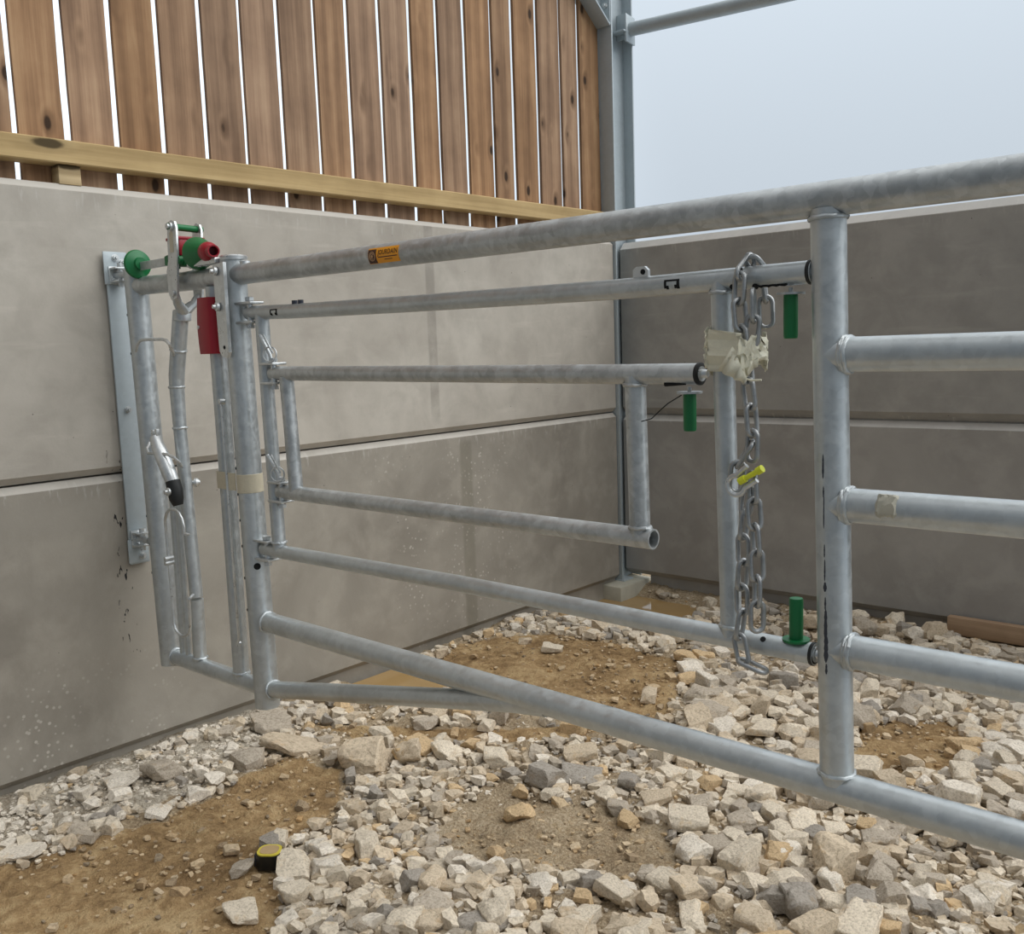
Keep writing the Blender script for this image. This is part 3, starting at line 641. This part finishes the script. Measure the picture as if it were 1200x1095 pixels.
m = MB(); m.prism([(2.168, 1.522), (2.168, 1.540), (2.176, 1.546), (2.196, 1.546), (2.204, 1.538), (2.204, 1.522)], YG-.004, YG+.004); ll = obj('lug', m, GALV2, s)
m = MB(); m.lathe((2.192, YG-.0042, 1.535), (0, -1, 0), [(0, .0055), (.0008, .0055)], 14); obj('lug_hole', m, HOLE, ll)
def slot(x, z, r, par):
    mb = MB(); V = []; F = []
    for (x0, x1, s0, s1) in ((x-.017, x+.017, .005, .0085), (x-.017, x-.012, -.008, .006), (x+.011, x+.017, -.010, .006), (x+.006, x+.014, -.009, -.002), (x-.012, x-.007, -.010, -.003)):
        n = 6; V = []; F = []
        for i in range(n+1):
            a = (s0+(s1-s0)*i/n)/r
            for xx, rr in ((x0, r+.0006), (x1, r+.0006), (x1, r-.001), (x0, r-.001)): V.append((xx, YG-rr*math.cos(a), z+rr*math.sin(a)))
        for i in range(n):
            for q in range(4): F.append((i*4+q, i*4+(q+1) % 4, i*4+4+(q+1) % 4, i*4+4+q))
        F += [(3, 2, 1, 0), tuple(n*4+q for q in range(4))]; mb.add(V, F)
    obj('latch_slot', mb, HOLE, par, 'dark cut latch slot')
slot(2.268, 1.5058, R2, s); slot(.955, 1.5185, R2, s)
m = MB()
for x in (1.030, 1.058): m.lathe((x, YG, 1.535), (0, 0, 1), [(0, .008), (.012, .008)], 10)
obj('stud', m, BLUESTEEL, s)
def spring_bolt(x, z, par, gap):
    mb = MB(); mb.lathe((x-.012, YG, z), (1, 0, 0), [(.009, R2+.0008), (.011, R2+.0016), (.015, R2+.0014), (.016, R2-.002), (.016, .012)], 26); sb = obj('end_bush', mb, BLACK, par, 'black end bush')
    mb = MB(); mb.lathe((x, YG, z), (1, 0, 0), [(0, .0085), (gap-.004, .0085), (gap, .006)], 18); mb.lathe((x, YG, z), (1, 0, 0), [(0, .015), (.006, .0145)], 18); obj('bolt_tip', mb, GALV2, sb)
spring_bolt(2.540, 1.508, s, .020); spring_bolt(2.548, .818, s, .022)
def pin(x, z, dirn, par, length=.078):
    o_ = .013 if dirn < 0 else .029
    mb = MB(); mb.lathe((x, YG, z+dirn*o_), (0, 0, dirn), [(0, .0125), (.004, .0128), (length-.006, .0128), (length-.001, .0118), (length, .008)], 20)
    ph = obj('bolt_handle', mb, GREEN, par, 'green plastic bolt handle')
    mb = MB(); mb.lathe((x, YG, z+dirn*(o_-.004)), (0, 0, dirn), [(0, .025), (.004, .025)], 24); mb.rod([(x, YG, z), (x, YG, z+dirn*o_)], .0042, 10)
    obj('handle_washer', mb, GREEN if dirn > 0 else GALVD, ph)
pin(2.502, 1.487-.003, -1, s); pin(2.514, .838-.026, 1, s)
m = MB(); c = [(2.440+.005*i, YG-.010, 1.4895+.001*math.sin(i*2.2)) for i in range(13)]; m.rod(c, .0026, 6); m.lathe((2.440, YG-.0115, 1.4905), (0, -1, -1.3), [(-.003, .006), (.003, .006)], 12); obj('pull_slot', m, HOLE, s, 'dark slot with pull spring')
m = MB()
for x, z, d_ in ((2.41, 1.527, 1), (2.455, .838, 1), (2.395, 1.492, -1)): m.lathe((x, YG-.014, z-.006 if d_ > 0 else z), (0, -.75, .66*d_), [(-.002, .0055), (.0022, .0055)], 12)
obj('drain_holes', m, HOLE, s, 'dark drilled holes')

# ---------------------------------------------------------------- inner calving gate
q = thing('calving_gate', 'smaller galvanised gate of two rails hung inside the taller side gate', 'gate', (.98, YG, .98))
m = MB(); m.rod([P(.905, 1.345), P(1.49, 1.339), P(2.115, 1.333), P(2.318, 1.332)], R2, 26); obj('top_rail', m, GALVD, q)
m = MB(); m.pipe(P(.905, .998), P(2.205, .995), R2+.0008, 28, .004); obj('bottom_rail', m, GALVD, q)
m = MB(); m.rod([P(.969, 1.335), P(.983, 1.000)], R2, 26); obj('upright', m, GALVD, q)
m = MB(); m.rod([P(2.166, 1.330), P(2.172, .998)], .0215, 26); weld(m, P(2.166, 1.311), (0, 0, 1), .0218); weld(m, P(2.172, 1.017), (0, 0, 1), .0218); obj('upright', m, GALVD, q)
spring_bolt(2.316, 1.332, q, .018); pin(2.293, 1.310-.003, -1, q, .074)
m = MB(); m.rod([(2.243, YG-.008, 1.3128), (2.255, YG-.009, 1.3128), (2.290, YG-.0085, 1.3128)], [.0050, .0042, .0018], 8); m.rod([(2.286, YG-.018, 1.292), (2.262, YG-.03, 1.276), (2.246, YG-.034, 1.262), (2.228, YG-.036, 1.246), (2.204, YG-.036, 1.240)], .0011, 6); obj('pull_wire', m, HOLE, q, 'dark slot and loose pull wire')
for z, zz in ((1.345, 1.40), (.998, 1.06)):
    lug(.905, z, q, .07)
    m = MB(); m.rod([(.922, YG-.014, z+.032), (.921, YG-.018, z+.055), (.905, YG-.03, z+.098), (.898, YG-.034, z+.112)], .0055, 10)
    m.rod(ring((.930, YG-.024, z+.055), (.5, -1, .1), .021, .0022, 22), .0024, 8, close=True)
    m.rod([(.940, YG-.020, z+.058), (.912, YG-.03, z+.112)], .0028, 8); obj('linch_pin', m, GALV2, q, 'bright linch pin with ring')

# ---------------------------------------------------------------- chain, shackle, tape
t = thing('hanging_chain', 'grey zinc chain slung over the side gate rail beside the tape', 'chain', (2.43, -2.768, .78))
LL, LW, LD, PITCH = .0665, .0335, .0092, .0480
def link_mesh():
    mb = MB(); pts = []; r = (LW-LD)/2; h = (LL-LD)/2-r
    for i in range(9): a = math.pi*i/8; pts.append((r*math.cos(a), 0, h+r*math.sin(a)))
    for i in range(9): a = math.pi+math.pi*i/8; pts.append((r*math.cos(a), 0, -h+r*math.sin(a)))
    mb.rod(pts, LD/2, 10, close=True)
    mme = bpy.data.meshes.new('chain_link'); mme.from_pydata(mb.v, [], mb.f); mme.materials.append(CHAIN)
    mme.polygons.foreach_set('use_smooth', [True]*len(mme.polygons)); return mme
LINK = link_mesh()
def lay_chain(path, twist0, parent, start=0.0):
    path = [Vector(p_) for p_ in path]; seg = [(b_-a_).length for a_, b_ in zip(path, path[1:])]; tot = sum(seg)
    def at(d_):
        for a_, b_, l_ in zip(path, path[1:], seg):
            if d_ <= l_ or b_ is path[-1]: return a_+(b_-a_)*min(1, d_/l_)
            d_ -= l_
    k = 0; d_ = start
    while d_+PITCH <= tot+.01:
        a_, b_ = at(max(0, d_)), at(d_+PITCH); T_ = (a_-b_).normalized(); c_ = (a_+b_)/2
        refv = Vector((0, -1, 0)) if abs(T_.y) < .8 else Vector((0, 0, 1))
        N_ = (refv-T_*refv.dot(T_)).normalized(); B_ = T_.cross(N_)
        an = math.radians(twist0+(90 if k % 2 else 0)+random.uniform(-9, 9)); X_ = B_*math.cos(an)+N_*math.sin(an); Y_ = T_.cross(X_)
        o = bpy.data.objects.new('chain_link', LINK); COL.objects.link(o); o.parent = parent
        o.matrix_local = Matrix.Translation(c_-ORG[parent.name]) @ Matrix((X_, Y_, T_)).transposed().to_4x4(); d_ += PITCH; k += 1
YC = -2.775
lay_chain([(2.438, YG+.034, 1.42), (2.434, YG+.036, 1.50), (2.430, YG+.022, 1.534), (2.426, YG-.010, 1.540), (2.421, YG-.034, 1.522), (2.421, YC, 1.453), (2.428, YC, 1.399), (2.434, YC, 1.345), (2.443, YC, 1.283), (2.448, YC, 1.229), (2.447, YC, 1.178)], 20, t)
lay_chain([(2.447, YC+.004, 1.478), (2.447, YC+.006, 1.42), (2.440, YC+.006, 1.386)], 70, t)
lay_chain([(2.441, YC, 1.125), (2.436, YC, 1.094), (2.427, YC, 1.045), (2.429, YC, .988), (2.424, YC, .930), (2.426, YC, .881), (2.420, YC-.004, .838), (2.429, YC-.006, .800), (2.438, YC-.006, .775), (2.470, YC-.004, .785)], 8, t)
lay_chain([(2.452, YC-.012, 1.150), (2.457, YC-.012, 1.079), (2.461, YC-.012, 1.016), (2.463, YC-.012, .968), (2.462, YC-.012, .919), (2.461, YC-.010, .850)], 35, t)
lay_chain([(2.446, YC, 1.205), (2.420, YC, 1.172), (2.412, YC, 1.13), (2.414, YC, 1.10)], 60, t)
k_ = thing('shackle', 'bow shackle with a yellow green pin joining the hanging chain', 'shackle', (2.44, YC-.016, 1.14))
m = MB(); pts = [(.016, 0, .0)]
for i in range(13): a = math.radians(-40+260*i/12); pts.append((.018*math.cos(a), 0, .040+.018*math.sin(a)))
pts.append((-.016, 0, .0)); rt = Matrix.Rotation(math.radians(-128), 3, 'Y')
m.rod([Vector((2.458, YC-.022, 1.155))+rt @ Vector(p_) for p_ in pts], .0048, 10); obj('bow', m, GALV2, k_)
m = MB(); a = Vector((2.434, YC-.024, 1.138)); b = Vector((2.472, YC-.026, 1.160)); d_ = (b-a).normalized()
m.rod([a, b], .0050, 14); m.lathe(a, d_, [(0, .0072), (.014, .0072)], 14); m.rod([b-d_*.002, b+d_*.010], .0072, 12); obj('pin', m, YELLOW, k_, 'yellow green shackle pin')
# torn tape wrapped round upright and chain
m = MB(); V = []; F = []; n = 44; h = 9; rr = np.random.default_rng(5)
for j in range(h):
    for i in range(n):
        a = 2*math.pi*i/n; ca, sa = math.cos(a), math.sin(a)
        x = (2.367-.0235+ (0.0235+.0235*ca)) if ca < 0 else 2.367
        cx = 2.367+(.062 if ca > 0 else 0); r_ = .0245 if ca <= 0 else .026
        x = cx+r_*ca; y = -2.738-(.046 if sa > 0 else .026)*abs(sa)*(1 if sa > 0 else -1)-(.012 if ca > 0 and sa > 0 else 0)
        top = 1.412-.016*max(0, (x-2.345)/.12)+.008*math.sin(5*a); bot = 1.338+.010*max(0, (x-2.345)/.12)+.012*math.sin(3*a+1)-.02*(max(0, ca)*max(0, sa))
        z = bot+(top-bot)*j/(h-1); w = .0032
        V.append((x+rr.normal(0, w*.5), y+rr.normal(0, w), z+rr.normal(0, w)))
for j in range(h-1):
    for i in range(n): F.append((j*n+i, j*n+(i+1) % n, (j+1)*n+(i+1) % n, (j+1)*n+i))
m.add(V, F); V = []; F = []; n2 = 10
for i in range(n2):
    tt = i/(n2-1); c_ = Vector((2.405, -2.800, 1.362))*(1-tt)+Vector((2.452, -2.806, 1.318))*tt; wd = .022*(1-tt)+.004
    for s_ in (-1, 1): V.append((c_.x+s_*wd*.55+rr.normal(0, .002), c_.y+rr.normal(0, .003), c_.z+s_*wd*.8))
for i in range(n2-1): F.append((i*2, i*2+1, i*2+3, i*2+2))
m.add(V, F); m.rod([(2.445, -2.803, 1.326), (2.462, -2.806, 1.322), (2.482, -2.808, 1.323)], .0018, 6)
tp = obj('tape_scrap', m, TAPE, loc=(2.39, -2.75, 1.34), angle=15); tag(tp, 'torn crumpled pale yellow tape binding the chain to the side gate', 'tape')
sm = tp.modifiers.new('thick', 'SOLIDIFY'); sm.thickness = .0006

# ================================================================ ON THE GROUND
def pool(name, pts, z, label):
    mb = MB(); n = len(pts); dense = []
    for i in range(n):
        a_, b_ = Vector((*pts[i], 0)), Vector((*pts[(i+1) % n], 0))
        for k in range(5): dense.append(a_.lerp(b_, k/5))
    mb.prism([(p_.x, p_.y) for p_ in dense], z-.02, z, 'xy'); o = obj(name, mb, WATER, loc=(pts[0][0], pts[0][1], z)); tag(o, label, 'puddle')
pool('puddle', [(0.0, -2.05), (0.0, -1.45), (0.45, -1.45), (0.7, -1.56), (0.6, -1.85), (0.15, -2.05)], -.058, 'shallow ochre muddy puddle against the left wall behind the brace')
pool('puddle', [(-.08, -.35), (.3, -.42), (.75, -.35), (.75, .15), (.55, .34), (-.08, .34)], -.105, 'brown muddy puddle around the plinth of the corner column')

m = MB(); m.box((2.32, .325, .012), (.92, .045, .085), ch=.003)
tm_ = obj('timber_offcut', m, OFFCUT, loc=(2.32, .325, -.03)); tag(tm_, 'short planed timber offcut lying against the foot of the right wall', 'timber')

# tape measure half buried in the dirt
tx, ty = 1.045, -2.945; tz = float(H0(np.array([tx]), np.array([ty]))[0])+.004
t = thing('tape_measure', 'black tape measure with yellow trim lying in the brown dirt', 'tape measure', (tx, ty, tz))
rz = Matrix.Rotation(math.radians(38), 3, 'Z'); Tm = lambda x, y, z: Vector((tx, ty, tz))+rz @ Vector((x, y, z))
def rounded(w, d_, r, n=6):
    ps = []
    for cx_, cy_, a0 in ((w/2-r, d_/2-r, 0), (-w/2+r, d_/2-r, 90), (-w/2+r, -d_/2+r, 180), (w/2-r, -d_/2+r, 270)):
        for i in range(n+1): a = math.radians(a0+90*i/n); ps.append((cx_+r*math.cos(a), cy_+r*math.sin(a)))
    return ps
def slab(w, d_, r, z0, z1):
    mb = MB(); ps = rounded(w, d_, r); mb.prism(ps, z0, z1, 'xy'); mb.v = [tuple(Tm(*p_)) for p_ in mb.v]; return mb
obj('case', slab(.072, .066, .024, 0, .040), plain('black_case', (16, 18, 18), .35), t)
obj('trim', slab(.066, .060, .022, .0395, .0435), plain('yellow_trim', (206, 190, 70), .45), t, 'yellow trim')
obj('face_label', slab(.052, .046, .018, .043, .0445), plain('dusty_face', (176, 150, 110), .8), t, 'dusty face')
m = MB(); m.box(Tm(-.038, -.004, .018), (.006, .020, .034), rz, .002); m.box(Tm(-.041, -.004, .004), (.003, .016, .010), rz, .001); obj('belt_clip', m, BLUESTEEL, t)
m = MB(); m.box(Tm(.046, -.020, .008), (.026, .022, .003), rz @ Matrix.Rotation(.25, 3, 'Y'), .001); obj('blade_tip', m, plain('olive_blade', (120, 112, 62), .5), t)

# ---------------------------------------------------------------- stones
def poly_rock(seed, nplanes, flat=1.0):
    r = np.random.default_rng(seed); N = r.normal(size=(nplanes, 3)); N /= np.linalg.norm(N, axis=1)[:, None]
    N = np.vstack([N, [[0, 0, 1], [0, 0, -1], [1, 0, 0], [-1, 0, 0], [0, 1, 0], [0, -1, 0]]]); d_ = r.uniform(.62, 1.0, len(N))
    bm = bmesh.new()
    for a_, b_ in zip(N, d_): bm.verts.new(a_/b_)
    bmesh.ops.convex_hull(bm, input=bm.verts[:]); pts = []
    for f in bm.faces:
        n_ = f.normal; dd = n_.dot(f.verts[0].co)
        if abs(dd) > 1e-4: pts.append(n_/dd)
    bm.free(); sc_ = np.array([r.uniform(.85, 1.25), r.uniform(.70, 1.0), r.uniform(.52, .85)*flat])
    P_ = np.array([tuple(p_) for p_ in pts])*sc_; P_ = P_/np.abs(P_).max(0).mean()*.62
    bm = bmesh.new()
    for p_ in P_: bm.verts.new(p_)
    bmesh.ops.convex_hull(bm, input=bm.verts[:]); bmesh.ops.remove_doubles(bm, verts=bm.verts[:], dist=.03)
    bmesh.ops.dissolve_limit(bm, angle_limit=math.radians(4), verts=bm.verts[:], edges=bm.edges[:])
    return bm
def rock_arrays(bm):
    bmesh.ops.triangulate(bm, faces=bm.faces[:]); bm.verts.index_update()
    v_ = np.array([tuple(a_.co) for a_ in bm.verts]); f_ = np.array([[w.index for w in a_.verts] for a_ in bm.faces]); return v_, f_
BIG = []                                                               # rock meshes for single stones (worn edges)
for i in range(18):
    bm = poly_rock(400+i, 7+i % 6, .9 if i % 3 else .7)
    bmesh.ops.bevel(bm, geom=bm.edges[:], offset=.04, segments=1, affect='EDGES', clamp_overlap=True)
    bmesh.ops.triangulate(bm, faces=bm.faces[:])
    for cut in (.30, .16): bmesh.ops.subdivide_edges(bm, edges=[e for e in bm.edges if e.calc_length() > cut], cuts=1); bmesh.ops.triangulate(bm, faces=bm.faces[:])
    bm.normal_update()
    for v_ in bm.verts:
        p_ = v_.co; a1 = mnoise.noise(p_*2.3+Vector((i*7.1, 0, 0))); a2 = mnoise.noise(p_*6.5+Vector((0, i*5.3, 0))); a3 = mnoise.noise(p_*15)
        v_.co = p_+v_.normal*(.075*a1+.040*a2+.016*a3)
    mm = bpy.data.meshes.new('stone'); bm.to_mesh(mm); bm.free(); mm.materials.append(STONE)
    mm.polygons.foreach_set('use_smooth', [True]*len(mm.polygons)); mm.set_sharp_from_angle(angle=math.radians(24)); BIG.append(mm)
MIDR = []; 
for i in range(24):
    bm = poly_rock(700+i, 7+i % 5); MIDR.append(rock_arrays(bm)); bm.free()
SMALL = []
for i in range(14):
    bm = poly_rock(900+i, 6, .8); SMALL.append(rock_arrays(bm)); bm.free()
TONES = [(lin(221, 209, 189), 'pale beige'), (lin(208, 192, 168), 'sandy'), (lin(184, 173, 157), 'grey'), (lin(164, 157, 147), 'dark grey'), (lin(230, 221, 206), 'whitish'), (lin(210, 184, 146), 'tan')]
TW = [.36, .25, .18, .06, .11, .04]
CAMP = np.array([3.2695, -4.3563, 1.3925]); RR = np.array(R_)
def topx(p):
    c_ = (p-CAMP) @ RR.T; z_ = np.minimum(c_[:, 2], -.05); return 600-1116.47*c_[:, 0]/z_, 547.5+1116.47*c_[:, 1]/z_, -c_[:, 2]
BARE = [P_MUD, P_MID, P_STRIP, P_PATCH, P_RIGHT, P_POOL, P_POOL2]
def bare(x, y):
    x = x+.05*vnoise(x, y, 6, 31); y = y+.05*vnoise(x, y, 6, 32); a = np.zeros(x.shape, bool)
    for p_ in BARE: a |= inside(x, y, p_)
    return a
def grid_pts(step, jit, n_layers=1):
    out = []
    for l in range(n_layers):
        ax = np.arange(.02, 4.1, step); ay = np.arange(-4.1, .33, step); A, B = np.meshgrid(ax, ay); A = A.ravel()+RNG.uniform(-jit, jit, A.size)*step; B = B.ravel()+RNG.uniform(-jit, jit, B.size)*step
        out.append(np.stack([A, B], 1))
    P_ = np.vstack(out); return P_[(P_[:, 0] > .015) & (P_[:, 1] < .33)]
# big stones
pb = grid_pts(.060, .45); x, y = pb.T
stoneness = np.clip(.55+1.2*vnoise(x, y, 1.7, 41)+.8*vnoise(x, y, 4.5, 42)+.16*(x-1.2), .1, .97)
lime = inside(x, y, P_LIME); fine_ = inside(x, y, P_FINE); br = bare(x, y)
pr = np.where(br, .004, np.where(lime, .05, np.where(fine_, .10, stoneness)))
pr = np.where((y > -.75) & (x < 1.0) & ~br, .6, pr)
keep = RNG.random(len(x)) < pr; pb = pb[keep]; x, y = pb.T
size = np.clip(RNG.lognormal(math.log(.058), .26, len(x)), .036, .105)*np.where(y > -1.2, .92, 1.0)
size = np.where(x < .5, np.minimum(size, .05), size)
SPEC = [  # stones one can single out: x, y, width, tone, squash, label
 (.416, -3.381, .085, 4, .45, 'flat whitish stone slab half sunk in dirt at the left edge'),
 (.243, -2.987, .095, 4, .5, 'flat whitish stone near the left wall, left of a rough lump'),
 (.278, -2.853, .088, 2, .8, 'rough grey lumpy stone among lime pebbles by the left wall'),
 (.499, -2.982, .062, 4, .5, 'small flat pale stone lying alone in the dirt below the lumpy stone'),
 (.425, -2.612, .105, 2, .7, 'grey cut stone with a flat top in the dirt left of the gate post foot'),
 (.230, -2.375, .125, 2, .5, 'flat grey stone right beneath the foot of the yoke post'),
 (.433, -2.440, .165, 1, .42, 'long thin tilted stone slab below the brace left end'),
 (.741, -2.356, .130, 1, .8, 'big rounded sandy boulder standing apart below the brace'),
 (1.135, -2.925, .090, 0, .7, 'pale stone touching the right side of the tape measure'),
 (1.098, -2.807, .078, 4, .8, 'whitish stone at the edge of the dirt, upper right of the tape measure'),
 (1.195, -2.865, .072, 4, .8, 'whitish upright stone second to the right from the tape measure'),
 (1.186, -3.133, .080, 0, .5, 'pale stone slab lying alone in dirt below the tape measure'),
 (1.019, -3.015, .060, 2, .6, 'grey stone half buried just left of the tape measure'),
 (1.409, -2.297, .074, 5, .95, 'tan pyramid shaped stone standing at the edge of the bare central patch'),
 (1.340, -2.070, .110, 3, .7, 'dark grey long stone below the meeting of brace and bottom rail'),
 (1.420, -1.990, .100, 3, .6, 'dark grey stone touching the long dark stone below the bottom rail'),
 (1.951, -2.185, .090, 4, .9, 'whitish tall blocky stone at the right end of the bare central patch'),
 (1.698, -2.129, .055, 5, .6, 'small tan stone alone on the fine grey gravel'),
 (.524, -1.036, .070, 0, .8, 'pale round stone alone on brown earth behind the bottom rail'),
 (.306, -.978, .060, 1, .7, 'sandy stone beside the left wall base behind the bottom rail'),
 (1.228, -1.301, .062, 1, .8, 'round sandy stone alone on brown earth left of the chain'),
 (1.623, .265, .080, 0, 1.5, 'upright pointed pale stone leaning at the foot of the right wall'),
 (1.690, .215, .070, 3, .9, 'dark split stone beside the upright pointed stone at the right wall'),
 (2.12, -1.40, .110, 0, .6, 'pale triangular stone just above the bottom rail right of the upright'),
 (2.33, -1.02, .075, 5, .85, 'orange tan stone right of the bare patch behind the bottom rail'),
]
def place(mesh, x_, y_, w_, tone, sq, emb=.22, zoff=None):
    o = bpy.data.objects.new('stone', mesh); COL.objects.link(o); hz = float(H0(np.array([x_]), np.array([y_]))[0])
    lo = min(v_.co.z for v_ in mesh.vertices); s_ = w_*.86
    o.scale = (s_, s_, s_*sq); o.rotation_euler = (random.uniform(-.22, .22), random.uniform(-.22, .22), random.uniform(0, 6.28))
    o.location = (x_, y_, (hz if zoff is None else zoff)-lo*s_*sq*(1-emb)); c_ = TONES[tone][0]; k_ = random.uniform(.9, 1.08); o.color = (c_[0]*k_, c_[1]*k_, c_[2]*k_, 1); return o
for i, (a_, b_, w_, tn, sq, lb) in enumerate(SPEC):
    tag(place(BIG[(i*5+3) % len(BIG)], a_, b_, w_, tn, sq, .18), lb, 'stone')
sp_ = np.array([(a_, b_, w_) for a_, b_, w_, *_ in SPEC])
dm = np.sqrt(((pb[:, None, :]-sp_[None, :, :2])**2).sum(2))-(sp_[None, :, 2]*.55+size[:, None]*.35); ok = dm.min(1) > 0
dt = np.hypot(x-tx, y-ty); ok &= dt > .075
ok &= ~((x > 1.78) & (y > .18)) & ~((x < .12) & (y > .10)); pb = pb[ok]; size = size[ok]; x, y = pb.T
zg = H0(x, y); px, py, dep = topx(np.stack([x, y, zg+size*.3], 1)); ap = size/dep
vis = (px > -5) & (px < 1205) & (py > 0) & (py < 1100)
order = np.argsort(-(ap*vis)); single = np.zeros(len(x), bool); single[order[:270]] = True
tone = RNG.choice(6, len(x), p=np.array(TW)/sum(TW))
def zone(px_, py_, x_, y_):
    yl = 728+.289*(px_-312)                                             # which side of the sloping bottom rail it shows on
    if y_ > -1.35: return 'behind the gate, towards the right wall'
    if px_ < 480: return 'in the foreground, left of the bare central patch'
    if px_ < 800: return 'in the foreground around the bare central patch'
    return 'in the front heap at the lower right'
ZC = {}
for i in np.where(single)[0]:
    o = place(BIG[int(RNG.integers(len(BIG)))], float(x[i]), float(y[i]), float(size[i]), int(tone[i]), float(RNG.uniform(.75, 1.1)), float(RNG.uniform(.05, .30)))
    zn = zone(px[i], py[i], x[i], y[i]); nm_ = TONES[tone[i]][1]
    big_ = 'larger' if size[i] > .064 else 'smaller'
    tag(o, '%s %s angular stone %s' % (big_, nm_, zn), 'stone', '%s %s stones %s' % (big_, nm_, zn))
# everything smaller or farther: loose gravel nobody could count, one object
VV = []; FF = []; CC = []; nv = 0
def scatter(kinds, P_, S_, T_, emb, sq=(.7, 1.1), tilt=.3, tint=None):
    global nv
    Z_ = H0(P_[:, 0], P_[:, 1]); ki = RNG.integers(len(kinds), size=len(P_))
    for k, (v_, f_) in enumerate(kinds):
        I = np.where(ki == k)[0]
        if not len(I): continue
        s_ = S_[I]*.86; q_ = RNG.uniform(*sq, len(I)); a = RNG.uniform(0, 6.283, len(I)); b = RNG.uniform(-tilt, tilt, len(I))
        w = v_[None]*np.stack([s_, s_, s_*q_], 1)[:, None, :]
        cb, sb = np.cos(b)[:, None], np.sin(b)[:, None]; x1 = w[..., 0]*cb+w[..., 2]*sb; z1 = -w[..., 0]*sb+w[..., 2]*cb
        ca, sa = np.cos(a)[:, None], np.sin(a)[:, None]; x2 = x1*ca-w[..., 1]*sa; y2_ = x1*sa+w[..., 1]*ca
        lo = z1.min(1); zz = z1+(Z_[I]-lo*(1-RNG.uniform(*emb, len(I))))[:, None]
        pts = np.stack([np.maximum(x2+P_[I, 0][:, None], .004), y2_+P_[I, 1][:, None], zz], 2)
        VV.append(pts.reshape(-1, 3)); n_ = len(v_); FF.append((f_[None]+(np.arange(len(I))*n_)[:, None, None]).reshape(-1, 3)+nv); nv += n_*len(I)
        c_ = np.array([TONES[t_][0] for t_ in T_[I]])*RNG.uniform(.88, 1.06, len(I))[:, None]
        if tint is not None: c_ = np.where(tint[I][:, None], c_*np.array([.80, .70, .56]), c_)
        CC.append(np.repeat(c_, len(f_)*3, 0))
rest = ~single; scatter(MIDR, pb[rest], size[rest], tone[rest], (.05, .35))
def more(step, smin, smax, kinds, wbare, wlime, wstone, layers=1, emb=(.1, .5)):
    P_ = grid_pts(step, .5, layers); a_, b_ = P_.T; br_ = bare(a_, b_); li = inside(a_, b_, P_LIME)
    nz = np.clip(.6+1.3*vnoise(a_, b_, 3.1, 51), .15, 1)
    pool_ = inside(a_, b_, P_POOL) | inside(a_, b_, P_POOL2)
    w_ = np.where(pool_, wbare*.3, np.where(br_, wbare*nz, np.where(li, wlime, wstone*nz)))
    k_ = (RNG.random(len(P_)) < w_) & (np.hypot(a_-tx, b_-ty) > .055) & ~((a_ > 1.82) & (b_ > .27)) & ~((a_ < .12) & (b_ > .12)); P_ = P_[k_]
    S_ = smin*(smax/smin)**(RNG.random(len(P_))**1.5); T_ = np.where(inside(P_[:, 0], P_[:, 1], P_LIME) & (RNG.random(len(P_)) < .7), 4, RNG.choice(6, len(P_), p=np.array(TW)/sum(TW)))
    scatter(kinds, P_, S_, T_, emb, tint=bare(P_[:, 0], P_[:, 1]))
more(.042, .026, .048, MIDR, .035, .14, .80)
more(.024, .012, .026, SMALL, .05, .36, .66, emb=(.25, .6))
more(.015, .006, .014, SMALL, .17, .55, .42, emb=(.35, .75))
VV = np.vstack(VV); FF = np.vstack(FF); CC = np.vstack(CC)
me = bpy.data.meshes.new('gravel'); me.vertices.add(len(VV)); me.vertices.foreach_set('co', VV.ravel())
me.loops.add(FF.size); me.loops.foreach_set('vertex_index', FF.ravel().astype(np.int32)); me.polygons.add(len(FF)); me.polygons.foreach_set('loop_start', np.arange(0, FF.size, 3, dtype=np.int32)); me.update()
ca_ = me.color_attributes.new('Col', 'FLOAT_COLOR', 'CORNER'); ca_.data.foreach_set('color', np.hstack([CC, np.ones((len(CC), 1))]).astype(np.float32).ravel())
me.materials.append(GRAVEL); me.validate(); me.polygons.foreach_set('use_smooth', np.zeros(len(FF), bool))
gv = bpy.data.objects.new('gravel', me); COL.objects.link(gv); tag(gv, 'loose broken limestone gravel and chippings spread over the floor', 'gravel', kind='stuff')
